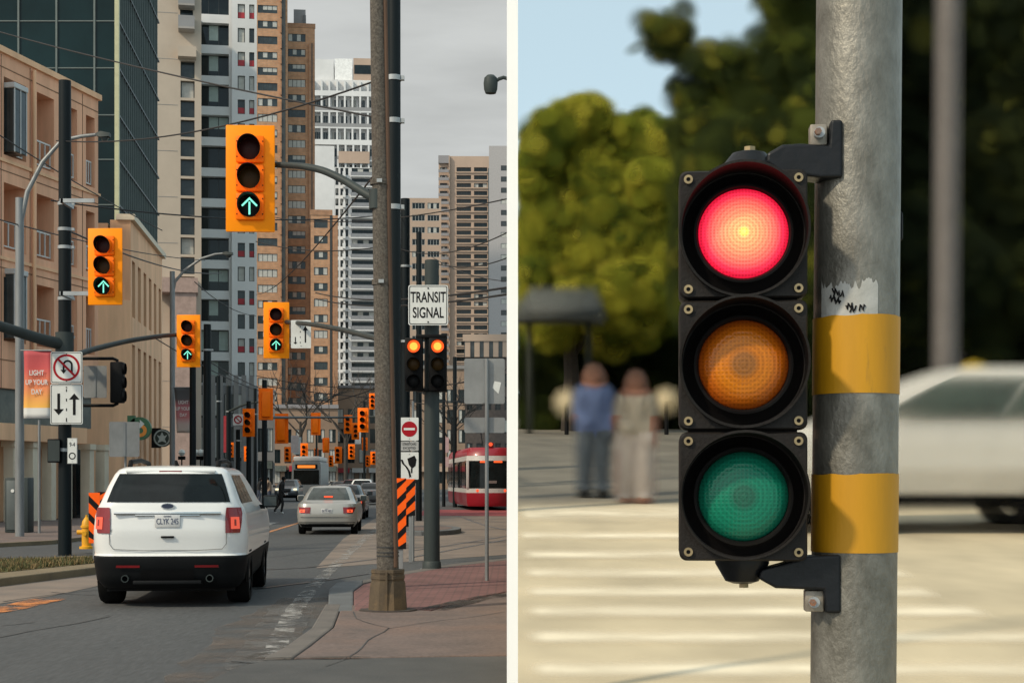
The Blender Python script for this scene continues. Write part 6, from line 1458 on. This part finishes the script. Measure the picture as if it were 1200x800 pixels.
Jm = [(0, 0, .92), (0, 0, 1.12), (0, 0, 1.32), (0, 0, 1.44), (0, 0, 1.52), (0, -.01, 1.60), (0, -.01, 1.68), (.10, 0, .86), (.10, -.02, .48), (.11, 0, .09), (.12, -.10, .04), (-.10, 0, .86), (-.11, .03, .48), (-.12, .10, .09), (-.12, .0, .04),
      (.16, 0, 1.40), (.19, .02, 1.14), (.18, -.06, .90), (-.16, 0, 1.40), (-.19, .0, 1.14), (-.13, -.14, 1.02), (.18, -.09, .83), (-.08, -.17, 1.0)]
Rm = [.14, .13, .145, .09, .05, .085, .07, .105, .075, .05, .045, .105, .075, .05, .045, .07, .052, .038, .07, .052, .038, .035, .035]
Em = [(0, 1), (1, 2), (2, 3), (3, 4), (4, 5), (5, 6), (0, 7), (7, 8), (8, 9), (9, 10), (0, 11), (11, 12), (12, 13), (13, 14), (3, 15), (15, 16), (16, 17), (17, 21), (3, 18), (18, 19), (19, 20), (20, 22)]
soft_person('man in a blue shirt and jeans walking towards us on the crosswalk', 696, 580, 20.8, 1.70, [(SK2, lambda c: c.z > 1.47 or (abs(c.x) > .2 and c.z < 1.12) or (c.y < -.185 and .9 < c.z < 1.1)), (SHIRT, lambda c: c.z > .90), (DENIM, lambda c: c.z > .08), (BLK, lambda c: True)], Jm, Rm, Em, R(4), HAIRB)
Jw = [list(j) for j in Jm]; Rw = [r_ * .93 for r_ in Rm]
for i in (8, 12): Rw[i] = .115
for i in (9, 13): Rw[i] = .105
for i in (7, 11): Rw[i] = .115
soft_person('woman in an ivory top and pale wide trousers walking beside the man in blue', 745, 592, 19.9, 1.62, [(SK2, lambda c: c.z > 1.44 or (abs(c.x) > .19 and c.z < 1.2) or (c.y < -.185 and .9 < c.z < 1.1)), (IVORY, lambda c: c.z > .95), (PALEP, lambda c: c.z > .08), (SK2, lambda c: True)], Jw, Rw, Em, R(-6), HAIRB)
# background lamp pole, kiosk and pale shapes
Y = 27.; o = thing('background_pole', 'plain grey lamp pole blurred in front of the dark trees at the right', 'pole', (wx(1107, Y), Y, slope(Y)))
mb = MB(); zt = 12.; rings = []
for j in range(9): rings.append([(.19 * math.cos(t * math.pi / 12) + (.012 * j), .19 * math.sin(t * math.pi / 12), zt * j / 8) for t in range(24)])
mb.loft(rings, mat('worn_grey_pole', (.22, .20, .185), .7, var=.15, scale=1.5)); s_ = mb.build('shaft', o); soften(s_, .13, .12, 12)
Y = 43.; o = thing('park_shelter', 'open shelter with a grey slanting roof on posts in the shade under the trees', 'shelter', (wx(655, Y), Y, slope(Y)))
k = Y / F; zk = wz(372, Y) - slope(Y)
mb = MB(); mb.loft([[(-48 * k, -.5, zk), (50 * k, -.5, zk), (50 * k, 1.2, zk), (-48 * k, 1.2, zk)], [(-42 * k, -.3, zk + .3), (46 * k, -.3, zk + .3), (46 * k, 1.2, zk + .5), (-42 * k, 1.2, zk + .5)], [(-30 * k, .4, zk + .75), (40 * k, .4, zk + .75), (40 * k, 1.2, zk + .75), (-30 * k, 1.2, zk + .75)]], mat('kiosk_roof_grey', (.13, .14, .13), .8)); soften(mb.build('roof', o), .30, .1, 11)
for xx in (-34, 36): mb = MB(); mb.cyl((xx * k, .8, 0), (xx * k, .8, zk), .05, n=12, m=mat('kiosk_post_paint', (.04, .045, .035), .9)); soften(mb.build('post', o), .2, .03, 9, .6)
for px, py, lab in ((664, 472, 'cream ball added as a bright spot left of the man in blue, low against the hedge'), (781, 470, 'cream ball added as a bright spot half hidden behind the middle of the black signal')):
    Y = 43.; o = thing('bright_spot_ball', lab, 'bright spot', (wx(px, Y), Y, slope(Y)), 0, 'balls added as bright spots by the hedge')
    zc = wz(py, Y) - slope(Y); mb = MB(); mb.cyl((0, 0, 0), (0, 0, max(.15, zc)), .06, n=8, m=BLK); mb.build('stand', o)
    mb = MB(); mb.lathe([(.001, -.34), (.2, -.28), (.32, -.1), (.32, .1), (.2, .28), (.001, .34)], 'z', (0, 0, zc), 20, mat('cream_globe', (.85, .72, .47), .7, var=.05)); soften(mb.build('globe', o), .22, .25, 13, .6)  # cream ball added in place of a blurred bright spot
Y = 24.; o = thing('yellow_marker', 'small yellow marker showing just above the silver car roof', 'marker', (wx(1141, Y), Y, slope(Y)))
zc = wz(441, Y) - slope(Y); mb = MB(); mb.lathe([(.001, .2), (.12, .17), (.2, .0), (.16, -.2), (.001, -.22)], 'z', (0, 0, zc), 16, mat('marker_yellow', (.6, .42, .02), .7)); soften(mb.build('head', o), .13, .1, 10)
mb = MB(); mb.cyl((0, 0, 0), (0, 0, zc), .04, n=8, m=BLK); mb.build('post', o)
# ---------------------------------------------------------------- trees: leaf clumps with feathered edges round trunk and limbs
def leafmat(name, tint=1.):
    m, nt, N, L, b = nodes(name); N.remove(b); out = N['Material Output']
    at = N.new('ShaderNodeVertexColor'); at.layer_name = 'leaf'
    uv = N.new('ShaderNodeUVMap'); uv.uv_map = 'uv'; ln = N.new('ShaderNodeVectorMath'); ln.operation = 'LENGTH'; L.new(uv.outputs[0], ln.inputs[0])
    mr = N.new('ShaderNodeMapRange'); mr.interpolation_type = 'SMOOTHSTEP'; mr.inputs['From Min'].default_value = 1.; mr.inputs['From Max'].default_value = .25; mr.inputs['To Max'].default_value = .55; L.new(ln.outputs['Value'], mr.inputs['Value'])
    d = N.new('ShaderNodeBsdfDiffuse'); t = N.new('ShaderNodeBsdfTranslucent'); L.new(at.outputs[0], d.inputs[0]); L.new(at.outputs[0], t.inputs[0])
    a_ = N.new('ShaderNodeMixShader'); a_.inputs[0].default_value = .5; L.new(d.outputs[0], a_.inputs[1]); L.new(t.outputs[0], a_.inputs[2])
    tr = N.new('ShaderNodeBsdfTransparent'); x = N.new('ShaderNodeMixShader'); L.new(mr.outputs[0], x.inputs[0]); L.new(tr.outputs[0], x.inputs[1]); L.new(a_.outputs[0], x.inputs[2]); L.new(x.outputs[0], out.inputs[0])
    return m
LEAF = leafmat('soft_leaf_clump')
BARK = mat('dark_bark', (.035, .027, .02), .9, var=.3, scale=3)
def tree(name, label, px, Y, clumps, cols, per, size, core=True, group=None, cat='tree', trunk=.3, seed=1, depth=1.):
    """clumps: (px, py, rx, ry) ellipses of the crown at this depth; cols: (weight, colour) for whole clumps of leaves"""
    rg = random.Random(seed); o = thing(name, label, cat, (wx(px, Y), Y, slope(Y)), 0, group); o0 = Vector(o.location)
    bm = bmesh.new(); uvl = bm.loops.layers.uv.new('uv'); cl = bm.loops.layers.color.new('leaf') if False else bm.loops.layers.float_color.new('leaf'); cores = MB()
    tot = sum(w for w, _ in cols)
    small = [(c[0] + c[2] * .95 * math.cos(t), c[1] + c[3] * .95 * math.sin(t), c[2] * q_ * 1.3, c[3] * q_, .5 * (c[4] if len(c) > 4 else 1)) for c in clumps for t, q_ in [(rg.uniform(0, 6.28), rg.uniform(.15, .42)) for _ in range(8)]]
    for cl_ in clumps + small:
        (cx, cy, rx, ry), dn = cl_[:4], (cl_[4] if len(cl_) > 4 else 1.)
        c = Vector((wx(cx, Y), Y + rg.uniform(-.8, .8) * depth, wz(cy, Y))); ax, az = rx / F * Y, ry / F * Y; ay = min(ax, az) * .9 * depth + .3
        n = int(per * ax * az * dn)
        sub = [(Vector((rg.gauss(0, .5), rg.gauss(0, .5), rg.gauss(0, .5))), rg.random() * tot) for _ in range(max(3, int(ax * az * 2.2)))]
        for _ in range(n):
            v = Vector((rg.gauss(0, 1), rg.gauss(0, 1), rg.gauss(0, 1))).normalized() * (rg.uniform(.35, 1.) ** .6) * rg.uniform(.85, 1.12)
            p = c + Vector((v.x * ax, v.y * ay, v.z * az)); s_ = size * rg.uniform(.6, 1.3)
            if wx(607, p.y) > p.x - s_ * .55 + .03: continue
            q = min(sub, key=lambda e: (e[0] - v).length)[1] if rg.random() < .45 else rg.random() * tot; acc = 0
            for w, colr in cols:
                acc += w
                if q <= acc: break
            j = rg.uniform(.85, 1.15); nrm = (v * .55 + Vector((0, -1.1, .25)) + Vector((rg.uniform(-1, 1), rg.uniform(-1, 1), rg.uniform(-1, 1))) * .4).normalized()
            u = nrm.cross(Vector((rg.uniform(-1, 1), rg.uniform(-1, 1), rg.uniform(-1, 1)))).normalized(); w_ = nrm.cross(u)
            f = bm.faces.new([bm.verts.new(p + (u * a_ + w_ * b_) * s_) for a_, b_ in ((-1, -1), (1, -1), (1, 1), (-1, 1))])
            for lp, q2 in zip(f.loops, ((-1, -1), (1, -1), (1, 1), (-1, 1))): lp[uvl].uv = q2; lp[cl] = (colr[0] * j, colr[1] * j, colr[2] * j, 1)
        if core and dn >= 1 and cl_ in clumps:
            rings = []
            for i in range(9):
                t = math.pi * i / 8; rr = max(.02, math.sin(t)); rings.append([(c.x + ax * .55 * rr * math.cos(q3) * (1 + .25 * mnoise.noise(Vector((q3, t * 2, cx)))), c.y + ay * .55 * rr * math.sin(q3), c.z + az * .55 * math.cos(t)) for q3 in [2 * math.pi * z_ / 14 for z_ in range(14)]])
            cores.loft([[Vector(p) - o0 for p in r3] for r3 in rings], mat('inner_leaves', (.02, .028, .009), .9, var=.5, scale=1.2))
    me = bpy.data.meshes.new('crown'); bm.to_mesh(me); bm.free(); me.transform(Matrix.Translation(-o0)); me.materials.append(LEAF)
    cr = link('crown', me, o)
    if core: cores.build('inner_foliage', o)
    if trunk:
        mb = MB(); top = max(wz(c[1], Y) for c in clumps) - o0.z; mb.tube([(0, 0, -.1), (.05, 0, top * .2), (-.05, .1, top * .45), (.05, 0, top * .75)], [trunk, trunk * .8, trunk * .6, trunk * .3], 10, BARK)
        mb.build('trunk', o)
        mb = MB()
        for c in clumps[:7]:
            e = Vector((wx(c[0], Y), Y, wz(c[1], Y))) - o0; s0 = Vector((0, .05, max(.8, min(e.z * .55, top * .6))))
            mb.tube([s0, s0.lerp(e, .35) + Vector((0, 0, .1)), s0.lerp(e, .6)], [trunk * .45, trunk * .3, trunk * .12], 7, BARK)
        mb.build('limbs', o)
    return o
YG = [(4, (.32, .31, .035)), (3, (.20, .22, .026)), (2.5, (.08, .11, .018)), (2, (.42, .38, .05))]
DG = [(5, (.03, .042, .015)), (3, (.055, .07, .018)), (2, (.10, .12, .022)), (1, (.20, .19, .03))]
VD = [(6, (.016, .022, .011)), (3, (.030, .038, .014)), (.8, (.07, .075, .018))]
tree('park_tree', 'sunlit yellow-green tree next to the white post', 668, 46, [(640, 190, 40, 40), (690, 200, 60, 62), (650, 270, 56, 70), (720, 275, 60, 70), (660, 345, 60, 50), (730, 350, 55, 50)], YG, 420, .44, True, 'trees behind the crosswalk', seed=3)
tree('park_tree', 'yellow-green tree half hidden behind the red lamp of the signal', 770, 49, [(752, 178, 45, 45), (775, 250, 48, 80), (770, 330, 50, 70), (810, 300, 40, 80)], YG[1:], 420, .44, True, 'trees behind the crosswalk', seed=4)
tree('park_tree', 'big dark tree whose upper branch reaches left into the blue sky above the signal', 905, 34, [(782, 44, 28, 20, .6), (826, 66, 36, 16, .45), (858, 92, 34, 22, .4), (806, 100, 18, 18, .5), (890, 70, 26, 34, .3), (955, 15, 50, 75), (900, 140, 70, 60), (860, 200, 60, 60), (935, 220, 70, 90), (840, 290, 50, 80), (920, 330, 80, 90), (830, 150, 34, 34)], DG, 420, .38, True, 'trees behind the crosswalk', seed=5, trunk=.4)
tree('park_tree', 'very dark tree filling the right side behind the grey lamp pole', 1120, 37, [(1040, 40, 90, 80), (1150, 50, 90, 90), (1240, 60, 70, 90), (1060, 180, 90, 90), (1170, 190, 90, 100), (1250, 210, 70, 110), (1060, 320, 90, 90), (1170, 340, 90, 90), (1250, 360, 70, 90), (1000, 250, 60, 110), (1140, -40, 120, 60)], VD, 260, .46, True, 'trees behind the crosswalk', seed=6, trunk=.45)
HG = [(x, 432 + (i % 3) * 10, 48, 72) for i, x in enumerate(range(628, 1300, 52))]
tree('dark_hedge', 'long dark hedge under the trees beyond the crosswalk street', 900, 48.5, HG, [(5, (.014, .02, .008)), (3, (.03, .042, .012)), (1.2, (.06, .075, .015))], 260, .58, True, None, 'hedge', trunk=0, seed=8)
# ---------------------------------------------------------------- light, sky, camera
SUN = Vector((-.62, -.46, .64)).normalized()
EL = math.asin(SUN.z); AZ = math.atan2(SUN.x, SUN.y)
ld = bpy.data.lights.new('sun', 'SUN'); ld.energy = 3.0; ld.angle = R(4); ld.color = (1, .87, .66)
lo_ = bpy.data.objects.new('sun', ld); col.objects.link(lo_); lo_.rotation_euler = (-SUN).to_track_quat('-Z', 'Y').to_euler()
w = bpy.data.worlds.new('World'); scene.world = w; w.use_nodes = True; nt = w.node_tree; N, L = nt.nodes, nt.links
bg = N['Background']; bg.inputs['Strength'].default_value = .1
sk = N.new('ShaderNodeTexSky'); sk.sky_type = 'NISHITA'; sk.sun_disc = False; sk.sun_elevation = EL; sk.sun_rotation = AZ; sk.air_density = 1.0; sk.dust_density = .6; sk.ozone_density = 2.0
tc = N.new('ShaderNodeTexCoord'); sx = N.new('ShaderNodeSeparateXYZ'); L.new(tc.outputs['Generated'], sx.inputs[0])
def MR(v, a, b_, c, d, sm=True):
    q = N.new('ShaderNodeMapRange'); q.interpolation_type = 'SMOOTHSTEP' if sm else 'LINEAR'
    for k, x in zip(('From Min', 'From Max', 'To Min', 'To Max'), (a, b_, c, d)): q.inputs[k].default_value = x
    L.new(v, q.inputs['Value']); return q.outputs[0]
# overcast bank over the left of the place, brighter overhead as overcast skies are; streaky cloud in it
mp = N.new('ShaderNodeMapping'); mp.inputs['Scale'].default_value = (1.2, 1.2, 6); L.new(tc.outputs['Generated'], mp.inputs[0])
n = N.new('ShaderNodeTexNoise'); n.inputs['Scale'].default_value = 3.4; n.inputs['Detail'].default_value = 6; L.new(mp.outputs[0], n.inputs['Vector'])
hi = MR(sx.outputs['Z'], .30, .85, 5.5, 7.); tex = MR(n.outputs['Fac'], .3, .7, .80, 1.16)
mu = N.new('ShaderNodeMath'); mu.operation = 'MULTIPLY'; bk = N.new('ShaderNodeMath'); bk.operation = 'MULTIPLY'; L.new(hi, bk.inputs[0]); L.new(MR(sx.outputs['Y'], .1, -.7, 1, 2.2), bk.inputs[1]); L.new(bk.outputs[0], mu.inputs[0]); L.new(tex, mu.inputs[1])  # unseen cloud behind the camera brightened to fill walls facing it
cc = N.new('ShaderNodeMix'); cc.data_type = 'RGBA'; cc.blend_type = 'MULTIPLY'; cc.inputs['Factor'].default_value = 1; cc.inputs['A'].default_value = (.97, 1, .985, 1); L.new(mu.outputs[0], cc.inputs['B'])
skm = N.new('ShaderNodeMix'); skm.data_type = 'RGBA'; skm.blend_type = 'MULTIPLY'; skm.inputs['Factor'].default_value = 1; skm.inputs['B'].default_value = (1.0, 1.0, 1.0, 1)
sad = N.new('ShaderNodeMix'); sad.data_type = 'RGBA'; sad.inputs['Factor'].default_value = .45; sad.inputs['B'].default_value = (10., 12.4, 12.4, 1); L.new(sk.outputs[0], sad.inputs['A']); L.new(sad.outputs['Result'], skm.inputs['A'])
mixf = MR(sx.outputs['X'], -.004, .004, 0, 1)
mm = N.new('ShaderNodeMix'); mm.data_type = 'RGBA'; L.new(mixf, mm.inputs['Factor']); L.new(cc.outputs['Result'], mm.inputs['A']); L.new(skm.outputs['Result'], mm.inputs['B'])
L.new(mm.outputs['Result'], bg.inputs['Color'])
cd = bpy.data.cameras.new('camera'); cam = bpy.data.objects.new('camera', cd); col.objects.link(cam); scene.camera = cam
cam.location = (0, 0, HC); cam.rotation_euler = (R(90), 0, 0); cd.sensor_width = 36; cd.lens = 36 * F / 1200; cd.shift_y = (HY - 400) / 1200; cd.clip_start = .05; cd.clip_end = 4000
vs = scene.view_settings; vs.view_transform = 'Standard'; vs.look = 'None'; vs.exposure = 0; vs.gamma = 1; vs.use_curve_mapping = False
cy = scene.cycles; cy.transparent_max_bounces = 128; cy.max_bounces = 6; cy.diffuse_bounces = 3; cy.glossy_bounces = 3; cy.transmission_bounces = 3; cy.use_denoising = True; cy.sample_clamp_indirect = 4
